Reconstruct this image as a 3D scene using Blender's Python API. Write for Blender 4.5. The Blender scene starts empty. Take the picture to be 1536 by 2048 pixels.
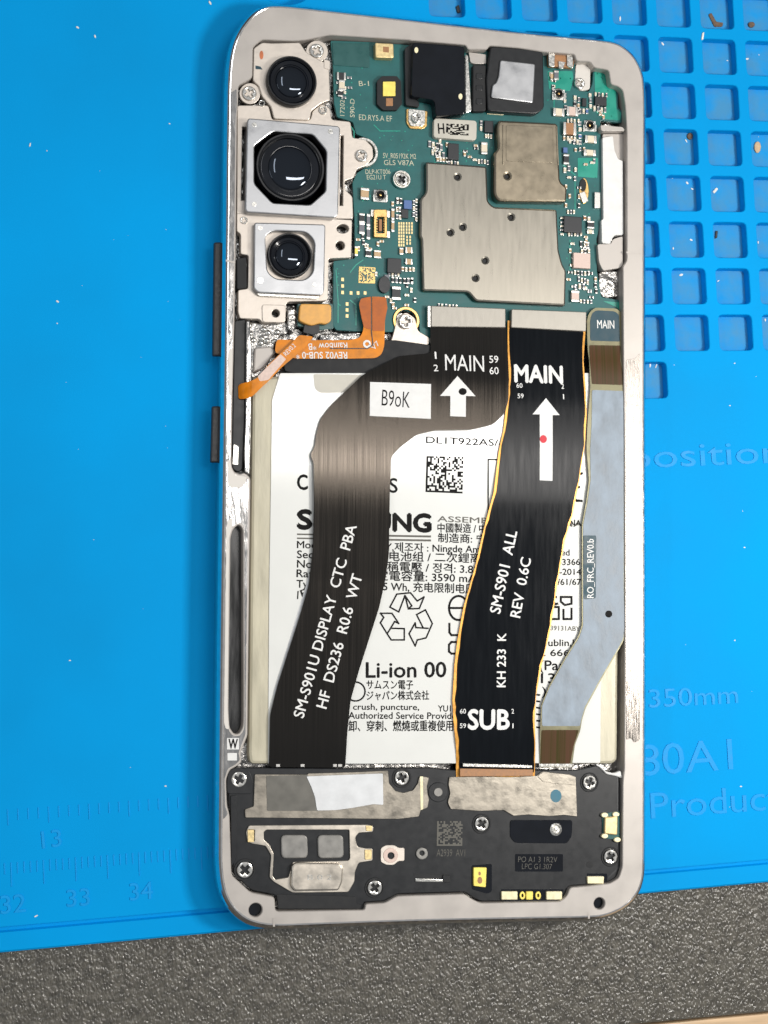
import bpy, bmesh, math, random
import numpy as np
from mathutils import Vector, Matrix
from mathutils.geometry import tessellate_polygon

# ------------------------------------------------------------------ camera, world, lamps, exposure
# one unit = 1 cm; the phone lies on the mat (z = 0) with its long axis along y
S = bpy.context.scene
COL = S.collection
random.seed(4)
CAM_ROT = (0.07151894924723143, -0.2342488171872969, 0.008460277670883096)
CAM_LOC = np.array((-6.782372710615723, -2.672028505257336, 25.230123792613593))
FPX = 3200.0                       # focal length in pixels of the 1536 x 2048 photograph
RM = (Matrix.Rotation(CAM_ROT[2], 3, 'Z') @ Matrix.Rotation(CAM_ROT[1], 3, 'Y') @ Matrix.Rotation(CAM_ROT[0], 3, 'X'))
cd = bpy.data.cameras.new('camera')
cam = bpy.data.objects.new('camera', cd); COL.objects.link(cam)
cam.matrix_world = Matrix.Translation(Vector(CAM_LOC)) @ RM.to_4x4()
cd.sensor_fit = 'VERTICAL'; cd.sensor_height = 24.0; cd.lens = FPX / 2048 * 24.0
cd.clip_start = 0.5; cd.clip_end = 1000
S.camera = cam

w = bpy.data.worlds.new('World'); S.world = w; w.use_nodes = True
nt = w.node_tree; bg = nt.nodes['Background']
tc = nt.nodes.new('ShaderNodeTexCoord'); sx = nt.nodes.new('ShaderNodeSeparateXYZ'); rp = nt.nodes.new('ShaderNodeValToRGB')
nt.links.new(tc.outputs['Generated'], sx.inputs[0]); nt.links.new(sx.outputs['Z'], rp.inputs[0]); nt.links.new(rp.outputs[0], bg.inputs[0])
rp.color_ramp.elements[0].position = 0.0; rp.color_ramp.elements[0].color = (.09, .088, .085, 1)
rp.color_ramp.elements[1].position = 0.95; rp.color_ramp.elements[1].color = (.66, .68, .70, 1)
e_ = rp.color_ramp.elements.new(.4); e_.color = (.36, .36, .36, 1)
bg.inputs[1].default_value = 0.74

def area(name, loc, target, sx_, sy_, power, col, spin=0):
    l = bpy.data.lights.new(name, 'AREA'); l.shape = 'RECTANGLE'; l.size = sx_; l.size_y = sy_; l.energy = power; l.color = col
    o = bpy.data.objects.new(name, l); COL.objects.link(o); o.location = loc
    z = (Vector(loc) - Vector(target)).normalized(); x = (Vector((1, 0, 0)) - z * z.x).normalized(); y = z.cross(x)
    o.rotation_euler = (Matrix((x, y, z)).transposed() @ Matrix.Rotation(spin, 3, 'Z')).to_euler()
    return o
area('bench_lamp', (14, -1, 22), (0, 0, 0), 4.5, 4.5, 4900, (1.0, .96, .9))
area('ceiling_or_fill_lamp', (42, 20, 150), (0, 0, 0), 58, 8, 44000, (1.0, .96, .92))
area('ceiling_or_fill_lamp', (-115, -10, 95), (0, 0, 0), 9, 60, 14000, (.95, .98, 1.0))  # added fill strip, no known source; brightens the left rims
area('ceiling_or_fill_lamp', (-30, 60, 170), (0, 0, 0), 9, 55, 15000, (.95, .97, 1.0))
S.view_settings.view_transform = 'Standard'; S.view_settings.look = 'None'
S.view_settings.exposure = 0.0; S.view_settings.gamma = 1.0

# ------------------------------------------------------------------ measuring helpers
RN = np.array(RM)
def at(x, y, z):
    d = RN @ np.array([(x - 768) / FPX, (1024 - y) / FPX, -1.0])
    return CAM_LOC + (z - CAM_LOC[2]) / d[2] * d
def W2(pts, z): return [tuple(at(x, y, z)[:2]) for x, y in pts]
def crop(x0, y0, s): return lambda *p: [(x0 + a * s, y0 + b * s) for a, b in p]
cA = crop(420, 0, .26042); cB = crop(420, 200, .26042); cC = crop(420, 400, .26042); cD = crop(780, 60, .19531)
cE = crop(1040, 60, .16927); cF = crop(780, 280, .26042); cG = crop(1080, 280, .16604); cH = crop(640, 340, .14323)
cI = crop(420, 560, .28646); cJ = crop(820, 580, .3125); cK = crop(540, 860, .29948); cL = crop(860, 840, .27344)
cM = crop(520, 1150, .27344); cN = crop(880, 1150, .26693); cO = crop(410, 1500, .29297); cQ = crop(840, 1500, .29948)
cU = crop(420, 700, .17588); cV = crop(420, 1260, .17588); cX = crop(480, 560, .14323); cY = crop(1160, 1160, .21472)

# ------------------------------------------------------------------ materials
def lin(c):
    return tuple(((v / 255) / 12.92 if v <= 10 else ((v / 255 + .055) / 1.055) ** 2.4) for v in c)
def node(nt, t, **kw):
    n = nt.nodes.new(t)
    for k, v in kw.items(): setattr(n, k, v)
    return n
def mat(name, rgb, rough=.5, metal=0, var=.06, vscale=6, bump=0, bscale=40, stretch=None, coat=0, spec=.5, rvar=.08, film=0, alpha=1, rgb2=None, bdist=.01, tint=None):
    m = bpy.data.materials.new(name); m.use_nodes = True
    nt = m.node_tree; b = nt.nodes['Principled BSDF']
    tc = node(nt, 'ShaderNodeTexCoord'); mp = node(nt, 'ShaderNodeMapping')
    nt.links.new(tc.outputs['Object'], mp.inputs[0])
    if stretch: mp.inputs['Scale'].default_value = stretch
    n = node(nt, 'ShaderNodeTexNoise'); n.inputs['Scale'].default_value = vscale; n.inputs['Detail'].default_value = 6
    nt.links.new(mp.outputs[0], n.inputs[0])
    mix = node(nt, 'ShaderNodeMix', data_type='RGBA')
    c = lin(rgb); c2 = lin(rgb2) if rgb2 else tuple(v * (1 - 2 * var) for v in c)
    c1 = c if rgb2 else tuple(min(1, v * (1 + 2 * var)) for v in c)
    mix.inputs[6].default_value = (*c2, 1); mix.inputs[7].default_value = (*c1, 1)
    mr0 = node(nt, 'ShaderNodeMapRange'); mr0.inputs[1].default_value = .3; mr0.inputs[2].default_value = .7
    nt.links.new(n.outputs[0], mr0.inputs[0]); nt.links.new(mr0.outputs[0], mix.inputs[0]); nt.links.new(mix.outputs[2], b.inputs['Base Color'])
    mr = node(nt, 'ShaderNodeMapRange'); mr.inputs[1].default_value = .3; mr.inputs[2].default_value = .7
    mr.inputs[3].default_value = max(.02, rough - rvar); mr.inputs[4].default_value = min(1, rough + rvar)
    nt.links.new(n.outputs[0], mr.inputs[0]); nt.links.new(mr.outputs[0], b.inputs['Roughness'])
    b.inputs['Metallic'].default_value = metal; b.inputs['Specular IOR Level'].default_value = spec
    b.inputs['Coat Weight'].default_value = coat; b.inputs['Coat Roughness'].default_value = .08
    b.inputs['Alpha'].default_value = alpha
    if tint: b.inputs['Specular Tint'].default_value = (*tint, 1)
    if film:
        b.inputs['Thin Film Thickness'].default_value = film; b.inputs['Thin Film IOR'].default_value = 1.6
    if bump:
        n2 = node(nt, 'ShaderNodeTexNoise'); n2.inputs['Scale'].default_value = bscale; n2.inputs['Detail'].default_value = 4
        nt.links.new(mp.outputs[0], n2.inputs[0])
        bp = node(nt, 'ShaderNodeBump'); bp.inputs['Strength'].default_value = bump; bp.inputs['Distance'].default_value = bdist
        nt.links.new(n2.outputs[0], bp.inputs['Height']); nt.links.new(bp.outputs[0], b.inputs['Normal'])
    return m
M = dict(
    mat=mat('silicone_mat', (0, 153, 223), .6, var=.05, vscale=.22, bump=.12, bscale=30, spec=.06),
    matfloor=mat('silicone_pocket', (22, 146, 214), .6, var=.06, vscale=3, bump=.3, bscale=12, spec=.15, rgb2=(66, 140, 186)),
    relief=mat('silicone_relief', (2, 152, 225), .5, var=.03, spec=.2),
    desk=None,
    wood=mat('wood_edge', (206, 176, 140), .5, var=.08, vscale=3, stretch=(.3, 4, 1)),
    frame=mat('frame_polished', (214, 212, 210), .13, 1, var=.03, vscale=8, rvar=.05),
    chrome=mat('milled_metal', (172, 170, 168), .15, 1, var=.06, vscale=9, bump=.35, bscale=3.2, stretch=(2.5, .55, 1), rvar=.06, bdist=.03),
    brushed=mat('brushed_rail', (128, 123, 118), .22, 1, var=.12, vscale=10, stretch=(6, .35, 1), bump=.25, bscale=16, rvar=.1),
    ledge=mat('ledge_paint', (182, 176, 170), .42, .25, var=.03, vscale=3, bump=.04, bscale=60),
    paint=mat('matte_patch', (214, 209, 202), .5, .15, var=.02, vscale=4),
    floor=mat('chassis_metal', (150, 148, 145), .22, 1, var=.15, vscale=7, bump=.9, bscale=6, rvar=.12, bdist=.04),
    dark=mat('black_plastic', (25, 27, 30), .34, var=.05, vscale=9, bump=.06, bscale=60, spec=.4, rvar=.04),
    dark2=mat('black_foam', (30, 31, 33), .7, var=.14, vscale=9, bump=.1, bscale=30),
    gloss=mat('black_glossy', (10, 14, 22), .1, var=.1, vscale=4, rvar=.03, spec=.4),
    groove=mat('dark_groove', (70, 70, 70), .25, .8, var=.2, vscale=4, stretch=(3, .4, 1)),
    pcb=mat('solder_mask', (36, 98, 98), .4, var=.06, vscale=5, bump=.1, bscale=22, spec=.35),
    pcb2=mat('solder_mask_bright', (18, 148, 128), .3, var=.05, vscale=5, coat=.2),
    pcb3=mat('solder_mask_dark', (24, 84, 82), .3, var=.05, vscale=5, coat=.2),
    shield=mat('shield_steel', (132, 128, 119), .3, 1, var=.035, vscale=4, stretch=(4, .5, 1), rvar=.03),
    shield2=mat('shield_nickel', (134, 125, 109), .3, 1, var=.06, vscale=6, rvar=.04),
    steel=mat('camera_plate', (172, 173, 175), .36, 1, var=.04, vscale=4, bump=.04, bscale=40),
    bracket=mat('camera_bracket_metal', (206, 197, 187), .46, .75, var=.05, vscale=5, bump=.15, bscale=14),
    screw=mat('screw_metal', (215, 212, 206), .2, 1, var=.1, vscale=20),
    gold=mat('gold_plate', (206, 170, 110), .3, 1, var=.08, vscale=20),
    pad=mat('gold_pad', (222, 200, 148), .4, .6, var=.08, vscale=20),
    copper=mat('copper_pad', (198, 170, 110), .35, .8, var=.2, vscale=30),
    tan=mat('ceramic_tan', (196, 166, 128), .5, var=.08, vscale=20),
    brown=mat('ceramic_brown', (165, 118, 78), .5, var=.08, vscale=20),
    cream=mat('ceramic_cream', (226, 214, 190), .5, var=.06, vscale=20),
    pink=mat('ceramic_pink', (216, 192, 180), .45, var=.06, vscale=20),
    ic=mat('chip_black', (34, 36, 40), .4, var=.1, vscale=20),
    blue=mat('chip_blue', (80, 110, 165), .4, var=.08, vscale=20),
    slate=mat('chip_slate', (110, 112, 118), .4, .3, var=.1, vscale=20),
    tin=mat('solder_tin', (214, 212, 206), .25, 1, var=.1, vscale=30),
    pouch=mat('battery_pouch', (186, 180, 158), .4, .1, var=.08, vscale=2.2, bump=.35, bscale=2.5, stretch=(2, .5, 1), bdist=.03),
    label=mat('battery_label', (220, 221, 217), .45, var=.015, vscale=2, bump=.03, bscale=1.6, coat=.9, rvar=.05, bdist=.03),
    labelgrey=mat('label_grey', (196, 192, 180), .4, var=.04, vscale=3),
    film=mat('clear_film', (214, 216, 218), .25, var=.03, vscale=3),
    ink=mat('black_ink', (12, 11, 10), .6, var=.05, spec=.15),
    greyink=mat('grey_ink', (104, 102, 96), .6, var=.05, spec=.2),
    white=mat('white_print', (228, 228, 226), .5, var=.03),
    silk=mat('board_print', (196, 196, 172), .5, var=.05),
    flex=mat('black_flex', (13, 15, 17), .15, var=.08, vscale=4, stretch=(14, .12, 1), bump=.12, bscale=6, rvar=.04, bdist=.006, spec=.34, tint=(1, .86, .72)),
    flexblue=mat('black_flex_blue', (17, 20, 24), .13, var=.06, vscale=3, stretch=(6, .5, 1), bump=.02, bscale=4, rvar=.03, spec=.08),
    amber=mat('polyimide', (204, 118, 14), .22, var=.12, vscale=8, coat=0, spec=.3, tint=(1, .8, .5), rvar=.05),
    amber2=mat('polyimide_edge', (214, 152, 60), .3, .3, var=.1, vscale=8),
    orange=mat('copper_polyimide', (178, 98, 46), .36, .0, spec=.2, var=.08, vscale=8),
    ochre=mat('ochre_stiffener', (222, 166, 86), .42, var=.06, vscale=9),
    foil=mat('grey_foil', (140, 152, 164), .45, .0, var=.15, vscale=3, stretch=(1.6, .9, 1), bump=.4, bscale=7, rvar=.1, spec=.3),
    olive=mat('olive_edge', (120, 116, 88), .4, .3, var=.1, vscale=8),
    brownflex=mat('brown_flex', (84, 50, 30), .3, var=.22, vscale=3, stretch=(9, .02, 1), rgb2=(64, 58, 26), spec=.2),
    teal=mat('teal_print', (16, 62, 76), .5, var=.06, vscale=6),
    crinkle=mat('crinkled_foil', (142, 136, 126), .36, 1, var=.06, vscale=5, bump=.13, bscale=7, rvar=.1, bdist=.03),
    tape=mat('grey_tape', (104, 102, 96), .35, .3, var=.06, vscale=4),
    clip=mat('clip_steel', (150, 146, 138), .42, .6, var=.05, vscale=6, stretch=(5, 1, 1)),
    paper=mat('torn_paper', (216, 218, 220), .5, var=.04, vscale=5, bump=.35, bscale=6),
    speaker=mat('speaker_steel', (196, 188, 176), .34, 1, var=.06, vscale=5, bump=.06, bscale=20),
    cone=mat('grey_window', (138, 136, 132), .4, .4, var=.06, vscale=8),
    yellow=mat('yellow_part', (250, 226, 110), .45, .1, var=.06, vscale=12),
    ivory=mat('ivory_part', (240, 230, 190), .4, .1, var=.06, vscale=12),
    glass=mat('lens_glass', (4, 7, 14), .03, var=.02, rvar=.01, spec=.55, tint=(.75, .85, 1)),
    barrel=mat('lens_barrel', (11, 13, 17), .3, var=.15, vscale=6, rvar=.06),
    red=mat('red_marker', (205, 30, 50), .5, var=.08),
    rust=mat('orange_marker', (196, 112, 70), .5, var=.1),
    dotblue=mat('teal_hole', (50, 110, 130), .5, var=.05),
    lint=mat('lint', (226, 224, 216), .8, var=.1), crumb=mat('brown_crumb', (104, 84, 66), .8, var=.2, vscale=20),
    matrix=None,
)

def desk_material():
    m = mat('desk_laminate', (98, 94, 85), .15, var=.3, vscale=7, spec=.6, rvar=.08, rgb2=(64, 61, 55))
    nt = m.node_tree; b = nt.nodes['Principled BSDF']; tc = nt.nodes['Texture Coordinate']
    mp = node(nt, 'ShaderNodeMapping'); mp.inputs['Scale'].default_value = (1.25, .85, 1); nt.links.new(tc.outputs['Object'], mp.inputs[0])
    nz = node(nt, 'ShaderNodeTexNoise'); nz.inputs['Scale'].default_value = 5; nt.links.new(mp.outputs[0], nz.inputs[0])
    ad = node(nt, 'ShaderNodeVectorMath', operation='MULTIPLY_ADD'); ad.inputs[1].default_value = (.08, .08, .08)
    nt.links.new(nz.outputs['Color'], ad.inputs[0]); nt.links.new(mp.outputs[0], ad.inputs[2])
    v = node(nt, 'ShaderNodeTexVoronoi', feature='SMOOTH_F1'); v.inputs['Scale'].default_value = 19; v.inputs['Smoothness'].default_value = .5
    nt.links.new(ad.outputs[0], v.inputs['Vector'])
    n2 = node(nt, 'ShaderNodeTexNoise'); n2.inputs['Scale'].default_value = 34; n2.inputs['Detail'].default_value = 3; nt.links.new(mp.outputs[0], n2.inputs[0])
    mx = node(nt, 'ShaderNodeMath', operation='MULTIPLY_ADD'); mx.inputs[1].default_value = .55; nt.links.new(n2.outputs[0], mx.inputs[0]); nt.links.new(v.outputs['Distance'], mx.inputs[2])
    bp = node(nt, 'ShaderNodeBump', invert=True); bp.inputs['Strength'].default_value = .8; bp.inputs['Distance'].default_value = .024
    nt.links.new(mx.outputs[0], bp.inputs['Height']); nt.links.new(bp.outputs[0], b.inputs['Normal'])
    return m
M['desk'] = desk_material()

# ------------------------------------------------------------------ mesh helpers
class MB:
    def __init__(s): s.v = []; s.f = []; s.m = []
    def add(s, v, f, m=0):
        o = len(s.v); s.v += [tuple(p) for p in v]; s.f += [tuple(i + o for i in q) for q in f]; s.m += [m] * len(f)
    def box(s, x0, y0, z0, x1, y1, z1, m=0, b=0):
        if b:
            prism_into(s, [(x0, y0), (x1, y0), (x1, y1), (x0, y1)], z1, z0, b, m=m); return
        s.add([(x0, y0, z0), (x1, y0, z0), (x1, y1, z0), (x0, y1, z0), (x0, y0, z1), (x1, y0, z1), (x1, y1, z1), (x0, y1, z1)],
              [(3, 2, 1, 0), (4, 5, 6, 7), (0, 1, 5, 4), (1, 2, 6, 5), (2, 3, 7, 6), (3, 0, 4, 7)], m)
    def mesh(s, name, mats, sharp=35):
        me = bpy.data.meshes.new(name); me.from_pydata(s.v, [], s.f)
        for m in mats: me.materials.append(m)
        me.polygons.foreach_set('material_index', s.m)
        me.polygons.foreach_set('use_smooth', [True] * len(s.f)); me.update()
        me.set_sharp_from_angle(angle=math.radians(sharp))
        return me
def link(name, me, parent=None, loc=None, scale=None, rz=0):
    o = bpy.data.objects.new(name, me); COL.objects.link(o); o.parent = parent
    if loc is not None: o.location = loc
    if scale is not None: o.scale = scale
    if rz: o.rotation_euler[2] = rz
    return o
def tag(o, label=None, cat=None, kind=None, group=None):
    for k, v in (('label', label), ('category', cat), ('kind', kind), ('group', group)):
        if v: o[k] = v
    return o
def signed(p): return sum(p[i - 1][0] * p[i][1] - p[i][0] * p[i - 1][1] for i in range(len(p))) / 2
def rounded(p, r, n=4):
    if not r: return list(p)
    out = []
    for i in range(len(p)):
        a, b, c = Vector(p[i - 1]), Vector(p[i]), Vector(p[(i + 1) % len(p)])
        u, v = a - b, c - b; lu, lv = u.length, v.length
        k = min(r, lu * .45, lv * .45)
        if k < 1e-5: out.append(tuple(b)); continue
        s, e = b + u * (k / lu), b + v * (k / lv)
        for t in range(n + 1):
            t /= n; q = s * (1 - t) ** 2 + b * 2 * t * (1 - t) + e * t * t; out.append(tuple(q))
    return out
def smooth_loop(p, n=2):
    for _ in range(n):
        q = []
        for i in range(len(p)):
            a, b = p[i], p[(i + 1) % len(p)]
            q += [(a[0] * .75 + b[0] * .25, a[1] * .75 + b[1] * .25), (a[0] * .25 + b[0] * .75, a[1] * .25 + b[1] * .75)]
        p = q
    return p
def inset(p, d):
    out = []; n = len(p)
    for i in range(n):
        a, b, c = Vector(p[i - 1]), Vector(p[i]), Vector(p[(i + 1) % n])
        e1, e2 = (b - a), (c - b)
        if e1.length < 1e-7 or e2.length < 1e-7: out.append(tuple(b)); continue
        e1.normalize(); e2.normalize()
        n1, n2 = Vector((-e1.y, e1.x)), Vector((-e2.y, e2.x)); m = n1 + n2
        if m.length < .2: out.append(tuple(b + n1 * d)); continue
        m = m / m.length; k = d / max(.45, m.dot(n1)); out.append(tuple(b + m * k))
    return out
def cap_into(mb, loops, z, m=0, up=True):
    fl = [q for l in loops for q in l]
    tri = tessellate_polygon([[Vector((x, y, 0)) for x, y in l] for l in loops])
    fs = []
    for a, b, c in tri:
        s = (fl[b][0] - fl[a][0]) * (fl[c][1] - fl[a][1]) - (fl[c][0] - fl[a][0]) * (fl[b][1] - fl[a][1])
        if abs(s) < 1e-12: continue
        fs.append((a, b, c) if (s > 0) == up else (a, c, b))
    mb.add([(x, y, z) for x, y in fl], fs, m)
def rings_into(mb, rings, m=0):
    for (l0, z0), (l1, z1) in zip(rings, rings[1:]):
        n = len(l0)
        mb.add([(x, y, z0) for x, y in l0] + [(x, y, z1) for x, y in l1], [(i, (i + 1) % n, n + (i + 1) % n, n + i) for i in range(n)], m)
def weld(mb):
    pass
def prism_into(mb, outer, z1, z0, b=.006, holes=(), m=0):
    loops = []
    for k, l in enumerate([outer] + list(holes)):
        l = list(l)
        if (signed(l) > 0) != (k == 0): l.reverse()
        if b:
            i1, i2 = inset(l, b * .3), inset(l, b)
            rings_into(mb, [(l, z0), (l, z1 - b), (i1, z1 - b * .3), (i2, z1)], m); loops.append(i2)
        else:
            rings_into(mb, [(l, z0), (l, z1)], m); loops.append(l)
    cap_into(mb, loops, z1, m)
def prism(name, pts, z1, h, m, parent, b=.006, r=.02, holes=(), px=True, hr=0, sm=0):
    o = W2(pts, z1) if px else list(pts)
    if sm: o = smooth_loop(o, sm)
    else: o = rounded(o, r)
    hs = []
    for q in holes:
        q = W2(q, z1) if px else list(q); hs.append(rounded(q, hr))
    mb = MB(); prism_into(mb, o, z1, z1 - h, b, hs)
    return link(name, mb.mesh(name, [M[m] if isinstance(m, str) else m]), parent)
def circ(cx, cy, rx, ry=None, n=24, a0=0):
    ry = ry or rx
    return [(cx + rx * math.cos(a0 + 2 * math.pi * i / n), cy + ry * math.sin(a0 + 2 * math.pi * i / n)) for i in range(n)]
def rect(x0, y0, x1, y1): return [(x0, y0), (x1, y0), (x1, y1), (x0, y1)]
def zprof(rows, xref=900, zref=.55):
    a = sorted((at(xref, py, zref)[1], z) for py, z in rows)
    ys, zs = np.array([q[0] for q in a]), np.array([q[1] for q in a])
    g = np.linspace(ys[0], ys[-1], 400); f = np.interp(g, ys, zs)
    k = np.hanning(25); k /= k.sum(); f = np.convolve(np.pad(f, 12, mode='edge'), k, 'valid')
    return lambda x, y: float(np.interp(y, g, f))
def sheet(name, pts, zf, t, m, parent, zref=.55, r=.02, step=.09, px=True, axes='y', sm=0):
    """a thin bendy sheet whose height follows zf(x, y)"""
    o = W2(pts, zref) if px else list(pts)
    o = smooth_loop(o, sm) if sm else rounded(o, r)
    if signed(o) < 0: o.reverse()
    mb = MB(); cap_into(mb, [o], 0)
    bm = bmesh.new(); vs = [bm.verts.new(v) for v in mb.v]
    for f in mb.f:
        try: bm.faces.new([vs[i] for i in f])
        except ValueError: pass
    for ax in axes:
        k = 'xy'.index(ax); lo = min(p[k] for p in o); hi = max(p[k] for p in o); c = lo + step
        while c < hi:
            co = [0, 0, 0]; no = [0, 0, 0]; co[k] = c; no[k] = 1
            bmesh.ops.bisect_plane(bm, geom=bm.verts[:] + bm.edges[:] + bm.faces[:], dist=1e-6, plane_co=co, plane_no=no); c += step
    for v in bm.verts: v.co.z = zf(v.co.x, v.co.y)
    top = bm.faces[:]
    ret = bmesh.ops.extrude_face_region(bm, geom=top)
    for g in ret['geom']:
        if isinstance(g, bmesh.types.BMVert): g.co.z -= t
    bmesh.ops.recalc_face_normals(bm, faces=bm.faces[:])
    me = bpy.data.meshes.new(name); bm.to_mesh(me); bm.free()
    me.materials.append(M[m]); me.polygons.foreach_set('use_smooth', [True] * len(me.polygons)); me.update(); me.set_sharp_from_angle(angle=math.radians(40))
    return link(name, me, parent)
def lathe(name, prof, c, parent, mats, seg=40, midx=None, closed_top=True):
    mb = MB(); n = len(prof)
    for j in range(n - 1):
        (r0, z0), (r1, z1) = prof[j], prof[j + 1]
        a = circ(0, 0, max(r0, 1e-5), n=seg); b = circ(0, 0, max(r1, 1e-5), n=seg)
        mb.add([(x, y, z0) for x, y in a] + [(x, y, z1) for x, y in b], [(i, (i + 1) % seg, seg + (i + 1) % seg, seg + i) for i in range(seg)], midx[j] if midx else 0)
    bm = bmesh.new(); me = mb.mesh(name, mats); bm.from_mesh(me); bmesh.ops.remove_doubles(bm, verts=bm.verts[:], dist=1e-5); bm.to_mesh(me); bm.free()
    me.set_sharp_from_angle(angle=math.radians(35))
    return link(name, me, parent, loc=c)
def stroke(name, lines, wpx, zf, m, parent, zref=.52, closed=False):
    mb = MB()
    for ln in lines:
        p = [Vector(q) for q in W2(ln, zref)]; hw = wpx / 2 / 127
        if closed: p = p + [p[0], p[1]]
        for a, b in zip(p, p[1:]):
            d = b - a
            if d.length < 1e-6: continue
            d.normalize(); n_ = Vector((-d.y, d.x)) * hw; a2, b2 = a - d * hw * .7, b + d * hw * .7
            k = [a2 - n_, b2 - n_, b2 + n_, a2 + n_]
            mb.add([(q.x, q.y, zf(q.x, q.y)) for q in k], [(0, 1, 2, 3)])
    # tiny height steps keep crossing strokes off one plane
    for i in range(0, len(mb.v), 4):
        e = (i // 4 % 7) * .00025
        for j in range(i, i + 4): mb.v[j] = (mb.v[j][0], mb.v[j][1], mb.v[j][2] + e)
    return link(name, mb.mesh(name, [M[m]]), parent)
TEXTS = []
def text(s, p0, p1, h, zf, m, parent, bold=0, thick=.0, zref=.55, name='lettering', lift=.003):
    if not callable(zf): zz = zf; zref = zz; zf = lambda x, y: zz
    c = bpy.data.curves.new('glyphs', 'FONT'); c.body = s; c.resolution_u = 3; c.offset = min(bold, 0)
    if thick: c.extrude = .5
    t = bpy.data.objects.new('glyphs', c); COL.objects.link(t)
    o = link(name, bpy.data.meshes.new(name), parent)
    TEXTS.append((t, o, p0, p1, h, zf, m, thick, zref, lift, max(bold, 0)))
    return o
def letter_groups(me, xs):
    """faces of a text mesh grouped into letters: islands whose widths overlap belong together"""
    par = list(range(len(me.vertices)))
    def find(i):
        while par[i] != i: par[i] = par[par[i]]; i = par[i]
        return i
    for e in me.edges:
        a, b = find(e.vertices[0]), find(e.vertices[1])
        if a != b: par[a] = b
    isl = {}
    for p in me.polygons: isl.setdefault(find(p.vertices[0]), []).append(tuple(p.vertices))
    spans = sorted((min(xs[i] for f in fs for i in f), max(xs[i] for f in fs for i in f), fs) for fs in isl.values())
    out = []
    for lo, hi, fs in spans:
        if out and min(hi, out[-1][1]) - lo > .4 * min(hi - lo, out[-1][1] - out[-1][0]): out[-1][1] = max(hi, out[-1][1]); out[-1][2] += fs
        else: out.append([lo, hi, list(fs)])
    return [g[2] for g in out]
def finish_texts():
    dg = bpy.context.evaluated_depsgraph_get()
    for t, o, p0, p1, h, zf, m, thick, zref, lift, bold in TEXTS:
        me = bpy.data.meshes.new_from_object(t.evaluated_get(dg)); n = len(me.vertices)
        co = np.empty(n * 3); me.vertices.foreach_get('co', co); co = co.reshape(-1, 3)
        groups = letter_groups(me, co[:, 0]) if h >= 17 else [[tuple(p.vertices) for p in me.polygons]]
        a, b = Vector(at(*p0, zref)[:2]), Vector(at(*p1, zref)[:2]); d = b - a; L = d.length; d.normalize(); nn = Vector((-d.y, d.x))
        pd = Vector((p1[0] - p0[0], p1[1] - p0[1])).normalized()
        H = (Vector(at(p0[0] + pd.y * h, p0[1] - pd.x * h, zref)[:2]) - a).length
        x0, x1 = co[:, 0].min(), co[:, 0].max()
        X = (co[:, 0] - x0) / (x1 - x0) * L; Y = co[:, 1] / .682 * H
        for i in range(n):
            x = a.x + d.x * X[i] + nn.x * Y[i]; y = a.y + d.y * X[i] + nn.y * Y[i]
            co[i] = (x, y, zf(x, y) + lift + (thick * (co[i, 2] + .5) if thick else 0))
        k = bold / .682 * H
        for gi, fs in enumerate(groups):
            used = sorted({i for f in fs for i in f}); ix = {v: j for j, v in enumerate(used)}
            base = [tuple(co[i]) for i in used]; fb = [tuple(ix[i] for i in f) for f in fs]; V_, F_ = list(base), list(fb)
            for q, (ax, ay) in enumerate(((1, 0), (-1, 0), (0, 1), (0, -1)) if bold else ()):      # heavier strokes
                F_ += [tuple(i + len(V_) for i in f) for f in fb]
                V_ += [(c[0] + (d.x * ax + nn.x * ay) * k, c[1] + (d.y * ax + nn.y * ay) * k, c[2] - .0003 * (q + 1)) for c in base]
            nm = 'letter' if len(groups) > 1 else o.name.split('.')[0]
            m2 = bpy.data.meshes.new(nm); m2.from_pydata(V_, [], F_); m2.materials.append(M[m]); m2.update()
            q_ = link(nm, m2, o.parent)
            if len(groups) == 1 and len(t.data.body) > 1: q_['kind'] = 'stuff'
        bpy.data.meshes.remove(me); old = o.data; bpy.data.objects.remove(o); bpy.data.meshes.remove(old)
        cv = t.data; bpy.data.objects.remove(t); bpy.data.curves.remove(cv)

# ------------------------------------------------------------------ desk and mat
MT = .055                                              # the mat lies turned 3 degrees against the phone
U, V = Vector((math.cos(MT), math.sin(MT))), Vector((-math.sin(MT), math.cos(MT)))
def ml(a, b): return tuple(U * a + V * b)             # mat axes -> world
def lm(x, y): q = Vector((x, y)); return q.dot(U), q.dot(V)
MATT = .42
e0 = lm(*at(0, 1917, 0)[:2]); e1 = lm(*at(1536, 1758, 0)[:2]); EDGE = (e0[1] + e1[1]) / 2
s0 = lm(*at(440, 1815, 0)[:2]); STEP = s0[1]

# desk: front edge runs past the lower right corner of the picture
d0, d1 = at(1200, 2056, -MATT)[:2], at(1536, 2024, -MATT)[:2]
dd = Vector(d1 - d0).normalized(); dn = Vector((-dd.y, dd.x))
def dl(a, b): return tuple(Vector(d0) + dd * a + dn * b)
mb = MB(); prism_into(mb, [dl(-40, 0), dl(30, 0), dl(30, 50), dl(-40, 50)], -MATT, -MATT - 2.5, .04)
tag(link('desk', mb.mesh('desk', [M['desk']])), kind='structure')
mb = MB(); prism_into(mb, [dl(-40, -12), dl(30, -12), dl(30, -.05), dl(-40, -.05)], -MATT - .08, -MATT - 2.4, .03)
tag(link('desk_edge', mb.mesh('desk_edge', [M['wood']])), kind='structure')

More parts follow.
